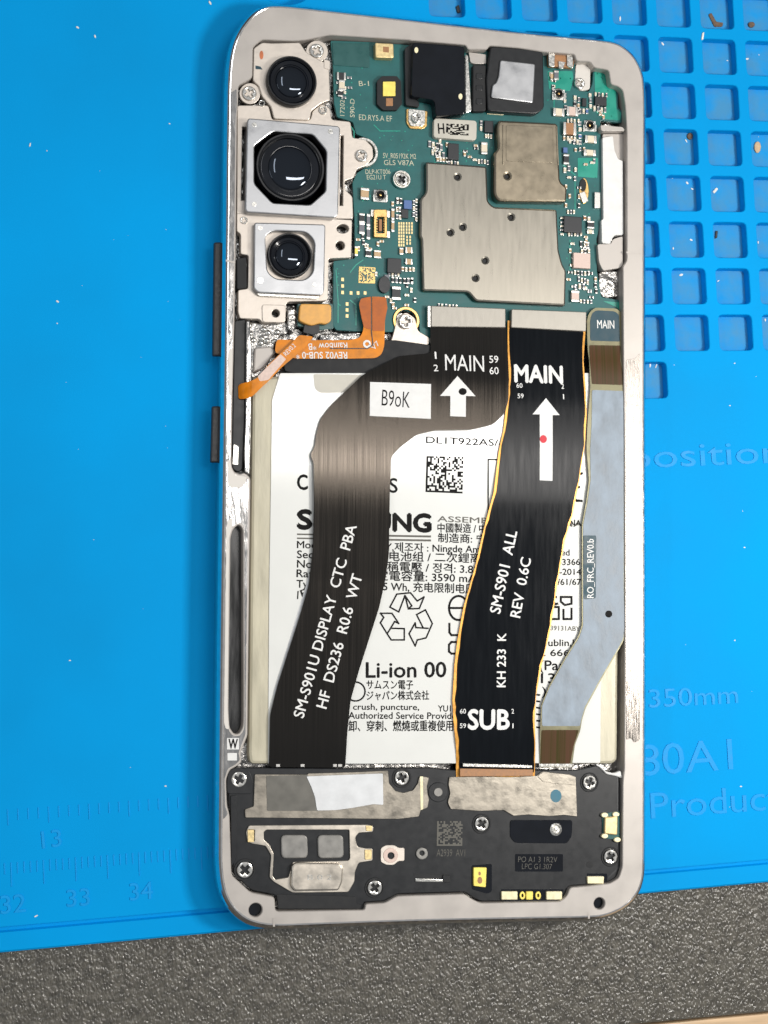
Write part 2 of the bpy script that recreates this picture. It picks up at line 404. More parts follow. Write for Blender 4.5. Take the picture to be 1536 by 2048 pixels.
mat_root = bpy.data.objects.new('repair_mat', None); COL.objects.link(mat_root)
tag(mat_root, 'bright blue silicone repair mat with square pockets and moulded ruler under the phone', 'mat')
P0 = Vector(lm(4.04, 7.622)); PX, PY, PS = .820, .812, .625
holes = []
cells = [(i, j) for j in range(-3, 9) for i in range(-4, 7) if (j < 8 or i <= 0)]
for i, j in cells:
    x = P0.x + (i - 1) * PX; y = P0.y - (j - 1) * PY
    holes.append(rounded([(x, y), (x + PS, y), (x + PS, y - PS), (x, y - PS)], .09, 3))
shade_dish = lm(*at(568, -62, 0)[:2]); shade_hole = circ(shade_dish[0], shade_dish[1], .60, n=40)  # round recess added for the dark shade it gives at the top edge
PD = .17
mb = MB()
def mloop(l): return [ml(*q) for q in l]
outer = [(-16, STEP), (15, STEP), (15, 16), (-16, 16)]
ins_loops = [mloop(outer)]
for k, h_ in enumerate(holes + [shade_hole]):
    l = mloop(h_)
    if signed(l) > 0: l.reverse()
    i1, i2 = inset(l, -.0), inset(l, .012)
    depth = PD if k < len(holes) else .25
    lo = inset(l, -.012)
    rings_into(mb, [(lo, -depth), (l, -.012), (i2, 0)]); ins_loops.append(i2)
    cap = list(reversed(lo)); cap_into(mb, [cap], -depth, 1 if k < len(holes) else 0)
cap_into(mb, ins_loops, 0)
# step down to the plain border strip, then the outer edge
st = .07
mb.add([(*ml(-16, STEP), 0), (*ml(15, STEP), 0), (*ml(15, STEP - .02), -st - .05), (*ml(-16, STEP - .02), -st - .05),
        (*ml(15, STEP - .075), -st - .05), (*ml(-16, STEP - .075), -st - .05), (*ml(15, STEP - .10), -st + .0), (*ml(-16, STEP - .10), -st + .0),
        (*ml(15, EDGE + .03), -st), (*ml(-16, EDGE + .03), -st), (*ml(15, EDGE), -st - .03), (*ml(-16, EDGE), -st - .03), (*ml(15, EDGE), -MATT), (*ml(-16, EDGE), -MATT)],
       [(3, 2, 1, 0), (5, 4, 2, 3), (7, 6, 4, 5), (9, 8, 6, 7), (11, 10, 8, 9), (13, 12, 10, 11)])
link('sheet', mb.mesh('mat_sheet', [M['mat'], M['matfloor']]), mat_root)

def mtext(s, p0, p1, h, bold=0): return text(s, p0, p1, h, 0.0, 'relief', mat_root, bold=bold, thick=.012, lift=.0005)
mtext('position', (1262, 937), (1562, 925), 46)
mtext('x 350mm', (1246, 1418), (1476, 1406), 36)
mtext('S-180A1', (1150, 1562), (1466, 1538), 62)
mtext('Industrial Product', (960, 1662), (1560, 1618), 52)
mtext('13', (85, 1697), (124, 1692), 34)
mtext('32', (2, 1828), (52, 1823), 36); mtext('33', (134, 1814), (180, 1810), 34); mtext('34', (260, 1801), (306, 1797), 34)
t0 = Vector(lm(*at(22, 1725, 0)[:2])); t1 = Vector(lm(*at(97, 1613, 0)[:2]))
def tick_mesh(L_):
    mb = MB(); prism_into(mb, [(-.008, 0), (.008, 0), (.008, -L_), (-.008, -L_)], .009, -.001, .003); return mb.mesh('ruler_mark', [M['relief']])
TM = {L_: tick_mesh(L_) for L_ in (.36, .17, .24)}
for k in range(-1, 36): link('ruler_mark', TM[.36 if k % 5 == 0 else .17], mat_root, loc=(*ml(t0.x + k * .0962, t0.y), 0), rz=MT)
for k in range(-5, 17): link('ruler_mark', TM[.24 if k % 4 == 0 else .17], mat_root, loc=(*ml(t1.x + k * .152, t1.y), 0), rz=MT)

# ------------------------------------------------------------------ phone frame
phone = bpy.data.objects.new('opened_smartphone', None); COL.objects.link(phone)
tag(phone, 'smartphone with its back removed, showing cameras, circuit board, battery and ribbon cables', 'smartphone')
out_px = [(426, 1690), (430, 1300), (434, 1000), (439, 700), (442, 400), (444, 220), (446, 150), (453, 102), (467, 68), (489, 38), (512, 20), (540, 12),
          (620, 20), (820, 43), (1040, 68), (1150, 78), (1209, 84), (1230, 90), (1248, 102), (1266, 120), (1280, 148), (1286, 178), (1287, 250), (1286, 500), (1286, 900), (1287, 1260), (1286, 1600),
          (1286, 1735), (1280, 1770), (1265, 1797), (1239, 1821), (1200, 1837), (1169, 1840), (1050, 1842), (840, 1846), (600, 1855), (556, 1857), (513, 1854), (477, 1841), (448, 1812), (433, 1779), (427, 1734)]
ow = smooth_loop(W2(out_px, .36), 2)
if signed(ow) < 0: ow.reverse()
cav_px = [(506, 94), (524, 79), (587, 82), (612, 80), (640, 74), (662, 70), (820, 80), (823, 81), (932, 90), (936, 99), (975, 99), (979, 91), (1040, 96), (1089, 104), (1150, 108), (1153, 122), (1181, 123), (1188, 135), (1218, 140), (1222, 169),
          (1236, 172), (1246, 180), (1251, 212), (1254, 262), (1254, 522), (1246, 532), (1247, 700), (1249, 900), (1250, 1200), (1249, 1540), (1246, 1562),
          (1245, 1734), (1238, 1756), (1220, 1767), (1175, 1772), (1140, 1775), (1135, 1791), (1121, 1803), (960, 1806), (942, 1797), (930, 1788), (794, 1792), (770, 1806), (731, 1808), (730, 1820), (551, 1823), (549, 1794), (533, 1791),
          (501, 1785), (463, 1750), (459, 1630), (454, 1611), (452, 1559), (459, 1540), (474, 1532), (484, 1524), (481, 1506), (488, 1488), (495, 1471), (498, 1200), (501, 955), (488, 945), (480, 949), (468, 944), (463, 932), (465, 790), (469, 640), (471, 520), (472, 440), (474, 235), (476, 208), (477, 171), (498, 160), (505, 154)]
ZL, ZF = .60, .27
cav = rounded(W2(cav_px, ZL), .05, 3)
gro_px = [(461, 1075), (466, 1058), (478, 1048), (486, 1058), (486, 1075), (487, 1430), (486, 1455), (478, 1468), (468, 1468), (459, 1455), (457, 1420)]
gro = rounded(W2(gro_px, ZL), .05, 3)
mic1 = circ(*at(511, 1820, ZL)[:2], .105, n=24); mic2 = circ(*at(1199, 1807, ZL)[:2], .095, n=24)
mb = MB()
prof = [(.10, .0), (.03, .07), (.0, .18), (.0, .42), (.014, .49), (.034, .54), (.058, .578), (.086, .602), (.10, .604), (.108, .60)]
rl = [(inset(ow, d) if d else ow, z) for d, z in prof]
rings_into(mb, rl, 0)
lo_ = [rl[-1][0]]
for l, zb in ((cav, ZF), (gro, .36), (mic1, .4), (mic2, .4)):
    l = list(l)
    if signed(l) > 0: l.reverse()
    i2 = inset(l, .012); rings_into(mb, [(l, zb), (l, ZL - .012), (i2, ZL)], 1); lo_.append(i2)
cap_into(mb, lo_, ZL, 1)
link('frame', mb.mesh('frame', [M['frame'], M['ledge']]), phone)
mb = MB(); cap_into(mb, [cav], ZF - .002); cap_into(mb, [inset(ow, .1)], .02, up=False)
link('chassis_plate', mb.mesh('chassis_plate', [M['floor']]), phone)
mb = MB(); cap_into(mb, [inset(gro, -.01) if signed(gro) > 0 else gro], .365); link('groove_floor', mb.mesh('groove_floor', [M['groove']]), phone)
for c_ in (mic1, mic2):
    mb = MB(); cap_into(mb, [c_], .5); link('microphone_hole', mb.mesh('microphone_hole', [M['gloss']]), phone)
# milled left rail, brushed right rail
zr = ZL + .004
left_rail = [(461, 186), (473, 178), (474, 208), (471, 240), (469, 440), (468, 520), (466, 640), (462, 790), (460, 932), (464, 946), (480, 953), (497, 958), (494, 1200), (491, 1468), (477, 1506), (480, 1520), (470, 1530), (456, 1537), (449, 1558), (450, 1611), (456, 1628), (446, 1640), (447, 1500), (450, 1200), (453, 900), (457, 500)]
prism('milled_rail', left_rail, zr, .006, 'chrome', phone, b=.002, r=.03, holes=[[(x + (-2.5 if x < 472 else 2.5), y + (-4 if y < 1250 else 4)) for x, y in gro_px]], hr=.05)
for p_ in ([(458, 698), (465, 696), (464, 780), (461, 794), (457, 788), (456, 720)],
           [(456, 920), (461, 918), (463, 938), (470, 950), (484, 952), (494, 954), (490, 968), (482, 976), (458, 974), (455, 960)],
           [(453, 1055), (456, 1040), (465, 1036), (464, 1056), (458, 1074), (455, 1420), (458, 1458), (452, 1458), (448, 1446), (448, 1430), (451, 1200)]):
    prism('paint_patch', p_, zr + .003, .006, 'paint', phone, b=.002, r=.03)
right_rail = [(1252, 720), (1272, 716), (1279, 706), (1279, 1100), (1280, 1480), (1268, 1486), (1262, 1476), (1252, 1480)]
prism('brushed_rail', right_rail, zr, .006, 'brushed', phone, b=.002, r=.03)
# side buttons
for y0, y1, xa in ((484, 712, 428), (812, 925, 424)):
    mb = MB(); prism_into(mb, rounded(W2([(xa, y0), (xa + 16, y0), (xa + 14, y1), (xa - 3, y1)], .36), .03), .36, .29, .025)
    link('side_button', mb.mesh('side_button', [M['ic']]), phone)
# raised chrome mark tape near the well: W sticker
prism('white_tag', rect(454, 1476, 478, 1499), zr + .006, .004, 'white', phone, b=.001, r=.01)
text('W', (457, 1497), (475, 1497), 19, zr + .007, 'ink', phone, bold=.02)
prism('white_tag', rect(455, 1506, 474, 1521), zr + .006, .004, 'white', phone, b=.001, r=.01)
# antenna joints across the rim
for (x, y), (x2, y2) in (((453, 521), (469, 525)), ((1254, 505), (1284, 505)), ((548, 1838), (548, 1852)), ((1178, 1826), (1178, 1836))):
    stroke('antenna_joint', [[(x, y), (x2, y2)]], 4, lambda a, b: ZL + .008, 'ledge', phone, zref=.61)

# ------------------------------------------------------------------ screws
def plus(r, wd):
    return [(wd, wd), (wd, r), (-wd, r), (-wd, wd), (-r, wd), (-r, -wd), (-wd, -wd), (-wd, -r), (wd, -r), (wd, -wd), (r, -wd), (r, wd)]
mb = MB(); prism_into(mb, circ(0, 0, 1, n=28), 0, -.8, .22, [plus(.60, .17)]); cap_into(mb, [circ(0, 0, .66, n=12)], -.75, 1)
SCREW = mb.mesh('screw', [M['screw'], M['ic']])
def screw(x, y, rpx, z, parent=phone, washer=None):
    c = at(x, y, z); r = rpx / 127
    o = link('screw', SCREW, parent, loc=c, scale=(r, r, .09), rz=random.uniform(0, 3))
    if washer:
        lathe('screw_seat', [(r * 1.02, -.03), (r * 1.2, -.012), (washer / 127, -.012), (washer / 127 + .012, -.05)], c, parent, [M['tin']])
    return o

# ------------------------------------------------------------------ main board
ZB = .42
board_px = [(661, 81), (740, 84), (820, 90), (932, 100), (1089, 106), (1148, 109), (1150, 128), (1150, 160), (1158, 182), (1178, 183), (1185, 168), (1187, 137), (1219, 141), (1221, 168), (1236, 175), (1236, 215), (1246, 224), (1243, 246), (1201, 241), (1201, 271), (1203, 297), (1203, 438), (1193, 479), (1194, 542), (1203, 594), (1248, 602), (1248, 680), (1170, 690), (1040, 690), (860, 690),
            (850, 674), (840, 668), (838, 645), (826, 625), (806, 620), (790, 632), (788, 664), (717, 663), (672, 660), (666, 650), (667, 522), (710, 517), (709, 440), (705, 365), (714, 346), (738, 330), (750, 305), (738, 278), (712, 268), (706, 244), (674, 234), (668, 205), (666, 130)]
board = prism('main_board', board_px, ZB, .07, 'pcb', phone, b=.006, r=.03, holes=[circ(804, 358, 12, n=20)])
def bpatch(name, pts, m, z=.004, r=.02): return prism(name, pts, ZB + z, .006, m, board, b=.001, r=r)
bpatch('copper_area', [(1095, 142), (1145, 142), (1147, 160), (1140, 182), (1098, 178)], 'pcb2')
bpatch('copper_area', [(1189, 140), (1216, 143), (1219, 171), (1232, 178), (1233, 218), (1243, 226), (1240, 241), (1205, 238), (1190, 222), (1212, 214), (1212, 190), (1190, 186)], 'pcb2')
bpatch('copper_area', cG((455, 215), (700, 215), (690, 460), (455, 440)), 'pcb2')
bpatch('copper_area', [(1206, 602), (1244, 605), (1246, 632), (1236, 616)], 'pcb2')
bpatch('raised_mask', cA((940, 330), (1225, 335), (1225, 520), (950, 500)), 'pcb3', z=.012)
# silkscreen
for s, a, b, h in (('ED.RY5.A EF', (718, 240), (784, 243), 11), ('SV_R05192K M2', (766, 316), (832, 318), 10), ('GLS V87A', (768, 330), (828, 331), 10),
                   ('DLP-KT006', (731, 348), (781, 348), 9), ('EG21U T', (734, 359), (772, 359), 9), ('B-1', (718, 172), (738, 172), 10)):
    text(s, a, b, h, ZB, 'silk', board)
text('17202', (689, 232), (689, 200), 9, ZB, 'silk', board); text('S90-D', (709, 235), (709, 198), 9, ZB, 'silk', board)
# small components -------------------------------------------------
def chip_mesh(body, ends=True, name='chip'):
    mb = MB()
    if ends:
        mb.box(-.30, -.46, 0, .30, .46, .94, 0); mb.box(-.5, -.5, 0, -.28, .5, 1, 1, b=.06); mb.box(.28, -.5, 0, .5, .5, 1, 1, b=.06)
    else:
        mb.box(-.5, -.5, 0, .5, .5, 1, 0, b=.05)
    return mb.mesh(name, [M[body], M['tin']])
CM = {k: chip_mesh(k) for k in ('tan', 'brown', 'cream', 'pink', 'ic', 'slate', 'blue', 'gold', 'yellow', 'ivory')}
CI = {k: chip_mesh(k, False) for k in ('ic', 'tan', 'brown', 'cream', 'pink', 'gold', 'pad', 'blue', 'slate', 'tin', 'white', 'yellow', 'ivory')}
def comp(x, y, wpx, hpx, kind, z=.05, ends=True, parent=None, zb=ZB, name=None, rz=0):
    """surface-mount part centred at photo position, long side carries the solder ends"""
    me = (CM if ends else CI)[kind]; c = at(x, y, zb + z); c[2] = zb
    a, b = wpx / 122, hpx / 126; r = rz
    if ends and b > a: a, b = b, a; r += math.pi / 2
    nm = name or ('capacitor' if ends and kind not in ('ic', 'slate') else 'resistor' if ends else 'chip')
    return link(nm, me, parent or board, loc=c, scale=(a, b, z), rz=r)
for t in ((683, 152, 18, 16, 'ic'), (684, 170, 12, 22, 'cream'), (681, 186, 10, 14, 'ic'), (730, 387, 17, 24, 'tan', .07), (724, 436, 11, 20, 'ic'), (724, 456, 11, 24, 'slate'), (737, 440, 7, 26, 'slate'), (737, 466, 7, 26, 'slate'),
          (786, 428, 6, 24, 'tan'), (786, 452, 6, 24, 'tan'), (818, 500, 14, 13, 'tan'), (803, 502, 8, 14, 'tan'), (818, 523, 14, 12, 'tan'), (737, 506, 12, 16, 'ic'), (755, 508, 14, 16, 'tan'), (793, 586, 18, 28, 'ic', .07), (713, 502, 6, 20, 'yellow'),
          (969, 296, 13, 26, 'cream', .06), (1118, 224, 24, 17, 'cream', .06), (1145, 222, 24, 20, 'pink', .07), (1140, 257, 28, 27, 'brown', .08), (1182, 278, 25, 16, 'cream', .06), (1180, 305, 26, 13, 'cream', .06),
          (1182, 449, 15, 16, 'ic', .06), (1181, 463, 14, 9, 'cream'), (1151, 592, 17, 24, 'pink', .07), (1133, 318, 12, 22, 'ic', .05), (1113, 150, 10, 20, 'slate'), (1104, 152, 6, 18, 'tan')):
    comp(*t[:5], z=t[5] if len(t) > 5 else .045)
for t in ((816, 409, 16, 18, 'blue', .06), (810, 427, 14, 18, 'ic', .05), (789, 531, 28, 30, 'ic', .07), (907, 303, 22, 34, 'ic', .06), (978, 253, 18, 24, 'ic', .06), (1169, 204, 9, 17, 'ic', .05), (1202, 202, 25, 19, 'ic', .06), (1131, 300, 9, 11, 'blue', .05),
          (1146, 449, 38, 34, 'ic', .07), (1164, 521, 36, 32, 'pink', .08), (774, 560, 10, 22, 'slate', .03), (1195, 400, 12, 34, 'tin', .06)):
    comp(*t[:5], z=t[5], ends=False)
o = prism('chip', circ(769, 569, 12, 17, n=20), ZB + .06, .06, 'ic', board, r=0)
# rows of tiny parts around the chips
def row(x0, y0, dx, dy, n, wpx, hpx, kinds, z=.03):
    for i in range(n): comp(x0 + dx * i + random.uniform(-.6, .6), y0 + dy * i + random.uniform(-.6, .6), wpx, hpx, kinds[i % len(kinds)], z)
row(786, 560, 7.6, .4, 6, 5, 12, ['ic', 'slate', 'ic'])
row(806, 538, 7, .3, 4, 5, 9, ['tan', 'cream'])
row(779, 548, 6, .2, 4, 4, 9, ['slate', 'cream'])
row(795, 402, 7, 0, 2, 5, 12, ['slate', 'ic']); row(794, 418, 6, .5, 2, 5, 11, ['cream', 'slate']); row(794, 433, 6, .5, 2, 5, 10, ['slate', 'cream']); row(828, 405, 0, 12, 3, 5, 10, ['slate', 'cream']); row(833, 402, 0, 12, 4, 5, 9, ['cream', 'ic', 'slate'])
row(859, 288, 8, 2, 4, 6, 14, ['slate', 'cream', 'ic']); row(866, 304, 7, 2, 4, 5, 13, ['cream', 'slate']); row(876, 318, 6, .5, 4, 5, 10, ['tan', 'cream']); row(898, 325, 6, .5, 4, 4, 9, ['slate', 'cream']); row(958, 322, 6, .8, 4, 4, 10, ['cream', 'slate'])
row(963, 246, 0, 11, 2, 5, 10, ['slate', 'cream']); row(972, 272, 5, .5, 3, 4, 9, ['cream']); 
row(1151, 196, 0, 12, 2, 6, 11, ['cream', 'ic']); row(1158, 199, 0, 12, 3, 5, 10, ['slate', 'tan']); row(1181, 190, 0, 11, 3, 6, 9, ['cream', 'slate']); row(1192, 188, 7, .5, 4, 4, 9, ['cream', 'slate']); row(1190, 217, 7, 1, 4, 5, 12, ['cream', 'slate'])
row(1160, 222, 7, 0, 3, 5, 12, ['slate', 'cream', 'blue']); row(1136, 241, 7, 0, 4, 4, 9, ['cream']); row(1129, 276, 7, .5, 4, 5, 10, ['tan', 'cream']); row(1160, 246, 0, 13, 4, 7, 9, ['slate', 'cream', 'blue', 'slate']); row(1140, 282, 8, 1, 3, 5, 11, ['cream', 'slate']); row(1130, 340, 8, -4, 2, 6, 12, ['cream', 'slate']); row(1152, 300, 8, -1, 3, 5, 8, ['tan', 'slate'])
row(1136, 423, 6, .4, 3, 4, 9, ['cream', 'slate']); row(1124, 436, 0, 8, 5, 7, 4, ['cream', 'slate']); row(1138, 468, 6, 0, 5, 4, 9, ['cream', 'slate']); row(1170, 436, 8, 2, 2, 6, 10, ['brown', 'cream'])
row(1163, 488, 7, 1, 3, 5, 14, ['ic', 'cream', 'slate']); row(1164, 502, 7, 0, 3, 5, 9, ['cream', 'ic']); row(1150, 545, 7, .4, 5, 4, 10, ['cream', 'ic', 'slate']); row(1158, 558, 6, 2, 4, 4, 11, ['slate', 'cream']); row(1152, 574, 8, -1, 3, 5, 12, ['slate', 'cream']); row(1171, 576, 8, 6, 2, 8, 8, ['cream', 'slate']); row(1162, 602, 7, .3, 4, 4, 8, ['cream', 'slate'])
row(690, 176, 0, 9, 2, 5, 7, ['cream']); row(752, 548, 5, 3, 1, 5, 9, ['cream']); row(878, 611, 7, .5, 6, 4, 8, ['slate', 'cream']); row(1108, 172, 0, 10, 2, 6, 7, ['cream', 'slate']); row(1131, 190, 0, 12, 3, 5, 9, ['slate', 'cream'])
rk = random.Random(8)
for x0, y0, x1, y1, n_ in ((676, 150, 700, 200, 5), (716, 470, 740, 500, 5), (1100, 142, 1112, 180, 3), (1150, 330, 1160, 420, 5), (1128, 345, 1142, 420, 4), (860, 280, 900, 322, 7), (925, 288, 960, 322, 6), (1170, 470, 1190, 500, 4), (1136, 480, 1150, 580, 7), (1180, 540, 1196, 600, 5), (770, 590, 790, 620, 4), (806, 555, 832, 615, 6), (716, 480, 780, 500, 4), (1196, 222, 1212, 236, 3), (1170, 320, 1198, 330, 3), (780, 395, 800, 420, 3)):
    for k in range(n_):
        wv = rk.random() < .5
        comp(rk.uniform(x0, x1), y0 + (y1 - y0) * (k + .5) / n_, 9 if wv else 5, 5 if wv else 10, rk.choice(['cream', 'slate', 'tan', 'ic', 'tan']), .03)
# gold test pads and pad fields
mb = MB()
for (x, y) in ((685, 559), (685, 572), (685, 585), (702, 586), (716, 586), (730, 586), (694, 608), (694, 620), (694, 632)):
    me = CI['pad']; c = at(x, y, ZB); link('test_pad', me, board, loc=c, scale=(5.5 / 122, 7 / 126, .006))
for (x0, y0, nx, ny, dx, dy) in ((798, 447, 3, 4, 4.6, 6.2), (813, 447, 3, 4, 5.4, 6.2), (798, 472, 3, 4, 4.6, 6.2), (814, 474, 2, 3, 6, 6.5)):
    for i in range(nx):
        for j in range(ny):
            x, y = at(x0 + i * dx, y0 + j * dy, ZB)[:2]; mb.box(x - .013, y - .02, ZB, x + .013, y + .02, ZB + .006)
tag(link('pad_field', mb.mesh('pad_field', [M['pad']]), board), kind='stuff')
mb = MB(); rv = random.Random(3)
for _ in range(150):
    zx = rv.choice([(672, 100, 735, 235), (740, 250, 830, 345), (712, 365, 790, 560), (672, 530, 770, 655), (1095, 110, 1240, 235), (1125, 300, 1200, 610), (860, 285, 985, 325)])
    x, y = at(rv.uniform(zx[0], zx[2]), rv.uniform(zx[1], zx[3]), ZB)[:2]; prism_into(mb, circ(x, y, rv.uniform(.008, .013), n=8), ZB + .004, ZB - .001, .001)
tag(link('via_dots', mb.mesh('via_dots', [M['pcb2']]), board), kind='stuff')
for q_ in ([(700, 250), (708, 262), (708, 300)], [(748, 250), (760, 262), (800, 262)], [(672, 540), (676, 600), (676, 645)], [(700, 600), (712, 610), (712, 650)], [(1100, 165), (1108, 175), (1108, 230)], [(1126, 330), (1150, 350), (1150, 420)], [(1140, 480), (1140, 540)], [(726, 520), (712, 530), (700, 545)]): stroke('trace', [q_], 2, lambda a, b: ZB + .002, 'pcb2', board, zref=ZB)
# dotted code squares (random dots, nothing encoded)
def dots(name, quad, n, z, m, parent, fill=.5, border=True):
    q = [Vector(p) for p in W2(quad, z)]; mb = MB()
    for i in range(n):
        for j in range(n):
            on = random.random() < fill
            if border and (i == 0 or j == n - 1): on = True
            if not on: continue
            def P(u, v): return q[0] * (1 - u) * (1 - v) + q[1] * u * (1 - v) + q[2] * u * v + q[3] * (1 - u) * v
            k = [P(i / n, j / n), P((i + 1) / n, j / n), P((i + 1) / n, (j + 1) / n), P(i / n, (j + 1) / n)]
            mb.add([(p.x, p.y, z) for p in reversed(k)], [(0, 1, 2, 3)])
    return tag(link(name, mb.mesh(name, [M[m]]), parent), kind='stuff')
sq = [(718, 533), (751, 535), (750, 567), (717, 566)]
bpatch('code_patch', sq, 'copper', r=.01); dots('dot_code', [(720, 535), (749, 537), (748, 565), (719, 564)], 12, ZB + .008, 'pcb3', board, .42, False)
# gold press connector
con = prism('board_connector', [(748, 419), (774, 419), (774, 475), (748, 474)], ZB + .09, .09, 'gold', board, r=.02, holes=[[(753, 434), (769, 434), (769, 466), (753, 466)]], hr=.01)
prism('contact_bar', [(758, 438), (764, 438), (764, 462), (758, 462)], ZB + .07, .06, 'brown', con, r=.01)
for x in (753.5, 768.5):
    for k in range(6): comp(x, 437 + k * 5.2, 3, 3, 'gold', .06, False, parent=con, name='contact')
for (x, y) in ((745, 426), (777, 428), (777, 469)): comp(x, y, 6, 14, 'tin', .04, False, parent=con, name='solder_tab')
# coaxial sockets
def coax(x, y, r):
    c = at(x, y, ZB + .06); c[2] = ZB; r /= 127
    o = comp(x, y + 2, r * 127 * 2.2, r * 127 * 2, 'white', .025, False, name='coax_socket')
    lathe('ring', [(r, .02), (r, .07), (r * .86, .08), (r * .72, .07), (r * .72, .025), (0, .025)], c, board, [M['tin'], M['dark2']], midx=[0, 0, 0, 0, 1], seg=24)
    lathe('pin', [(r * .2, .02), (r * .2, .06), (0, .065)], c, board, [M['gold']], seg=12)
    for s in (-1, 1): comp(x + s * r * 127 * 1.05, y + 6, 4, 14, 'tin', .04, False, name='solder_tab')
coax(761, 390, 12); coax(1118, 187, 11); coax(1180, 250, 11)
# microphone can, flash
mc = prism('microphone_can', [(750, 85), (787, 87), (788, 116), (751, 115)], ZB + .12, .12, 'pad', board, r=.03, b=.015)
prism('print_mark', [(766, 93), (778, 94), (778, 105), (766, 104)], ZB + .122, .002, 'brown', mc, b=0, r=0)
fl = prism('flash_housing', [(764, 152), (794, 152), (802, 162), (804, 208), (794, 220), (766, 220), (754, 208), (754, 162)], ZB + .08, .08, 'dark2', board, r=.02)
prism('flash_emitter', rect(766, 163, 791, 192), ZB + .10, .03, 'yellow', fl, r=.01); prism('flash_emitter_base', rect(772, 196, 786, 212), ZB + .085, .01, 'brown', fl, r=.01)
# bracket tab with screw, sticker plate
tb = prism('screw_tab', [(813, 217), (855, 222), (854, 252), (846, 258), (820, 257), (813, 246)], ZB + .03, .03, 'gold', board, r=.03)
prism('tab_plate', [(817, 217), (851, 221), (850, 248), (843, 253), (822, 252), (817, 243)], ZB + .06, .04, 'tin', tb, r=.03); screw(833, 235, 11, ZB + .11, board)
st_ = prism('sticker_plate', [(868, 236), (954, 241), (953, 281), (867, 275)], ZB + .10, .10, 'labelgrey', board, r=.06, b=.012)
dots('dot_code', [(893, 247), (938, 249), (937, 271), (892, 269)], 11, ZB + .104, 'ink', st_, .6, False)
text('H', (877, 267), (889, 267), 20, ZB + .102, 'ink', st_, bold=.01)
# shield cans
shield_px = cF((275, 165), (745, 200), (755, 470), (800, 512), (1285, 532), (1300, 850), (1330, 960), (1356, 1000), (1350, 1275), (660, 1240), (600, 1170), (250, 1160), (240, 760), (228, 740), (230, 450), (275, 400))
sh = prism('shield_can', shield_px, .53, .12, 'shield', phone, b=.035, r=.05, holes=[circ(x, y, 4.2, n=12) for x, y in cF((520, 283), (465, 710), (560, 668), (932, 592), (732, 925), (658, 1060))])
mb = MB()
for q_ in cF((520, 283), (465, 710), (560, 668), (932, 592), (732, 925), (658, 1060)): cap_into(mb, [circ(*at(*q_, .5)[:2], .07, n=10)], .49)
link('vent_floor', mb.mesh('vent_floor', [M['dark2']]), sh)
sh2 = prism('shield_can', [(997, 240), (1116, 246), (1121, 363), (1135, 374), (1134, 404), (996, 402), (988, 389), (988, 306), (996, 296), (994, 252)], .60, .18, 'shield2', phone, b=.038, r=.06, holes=[circ(*cF((903, 277))[0], 4.5, n=12)])
mb = MB(); cap_into(mb, [circ(*at(*cF((903, 277))[0], .55)[:2], .08, n=10)], .55); link('vent_floor', mb.mesh('vent_floor', [M['dark2']]), sh2)
prism('raised_panel', [(1012, 250), (1106, 254), (1107, 326), (1012, 322)], .606, .01, 'shield2', sh2, b=.006, r=.04)
for q_ in ([(1005, 250), (1008, 250), (1008, 328), (1005, 328)], [(1112, 252), (1115, 252), (1118, 330), (1115, 330)]): prism('stamped_ridge', q_, .612, .014, 'shield2', sh2, b=.006, r=0)
# small antenna clip at the top edge
cl = prism('spring_clip', [(1096, 108), (1148, 112), (1147, 136), (1097, 132)], .50, .08, 'brown', phone, r=.03)
prism('clip_arm', [(1097, 105), (1110, 106), (1109, 134), (1098, 132)], .53, .03, 'tin', cl, r=.02); prism('clip_arm', [(1134, 105), (1147, 110), (1146, 136), (1134, 132)], .53, .03, 'tin', cl, r=.02); prism('clip_tongue', [(1117, 122), (1131, 124), (1126, 138), (1118, 136)], .525, .02, 'tin', cl, r=.01)
# screws on the board
pl = prism('screw_plate', [(1152, 128), (1176, 126), (1181, 140), (1180, 178), (1164, 182), (1149, 174)], .44, .1, 'paint', phone, r=.04); screw(1160, 166, 12, .49)
screw(804, 358, 13.5, .50, washer=18); screw(812, 643, 15, .52)
prism('screw_lug', [(794, 636), (812, 624), (830, 636), (836, 662), (860, 676), (858, 690), (780, 690), (788, 664)], .46, .12, 'bracket', phone, r=.05)
lathe('gold_ring', [(.17, .0), (.18, .02), (.215, .02), (.225, 0)], at(812, 641, .43), board, [M['gold']])
# slot in the board near the shields
prism('slot_insert', circ(1168, 382, 9.5, 26, n=20), ZB + .012, .02, 'gold', board, r=0)
prism('slot_hole', circ(1166, 370, 7, 13, n=16), ZB + .016, .006, 'dark2', board, r=0)
comp(1168, 394, 12, 22, 'tin', .05, False, name='solder_blob', rz=.4)

# ------------------------------------------------------------------ right recess beside the board
prism('antenna_strip', [(1205, 275), (1226, 272), (1229, 300), (1236, 318), (1246, 322), (1247, 470), (1230, 470), (1222, 480), (1221, 488), (1204, 486), (1203, 440), (1207, 438)], .50, .2, 'white', phone, r=.03)
prism('recess_floor', [(1205, 268), (1251, 268), (1251, 322), (1205, 322)], .44, .1, 'ledge', phone, r=.03)
prism('recess_bar', [(1201, 250), (1246, 254), (1250, 262), (1203, 262)], .58, .3, 'ledge', phone, r=.03)
prism('painted_step', [(1195, 488), (1222, 488), (1226, 478), (1246, 472), (1246, 530), (1240, 536), (1206, 541), (1198, 524)], .50, .2, 'ledge', phone, r=.04)
prism('shiny_recess', [(1199, 544), (1244, 542), (1246, 592), (1206, 595), (1198, 580)], .40, .1, 'floor', phone, r=.04)

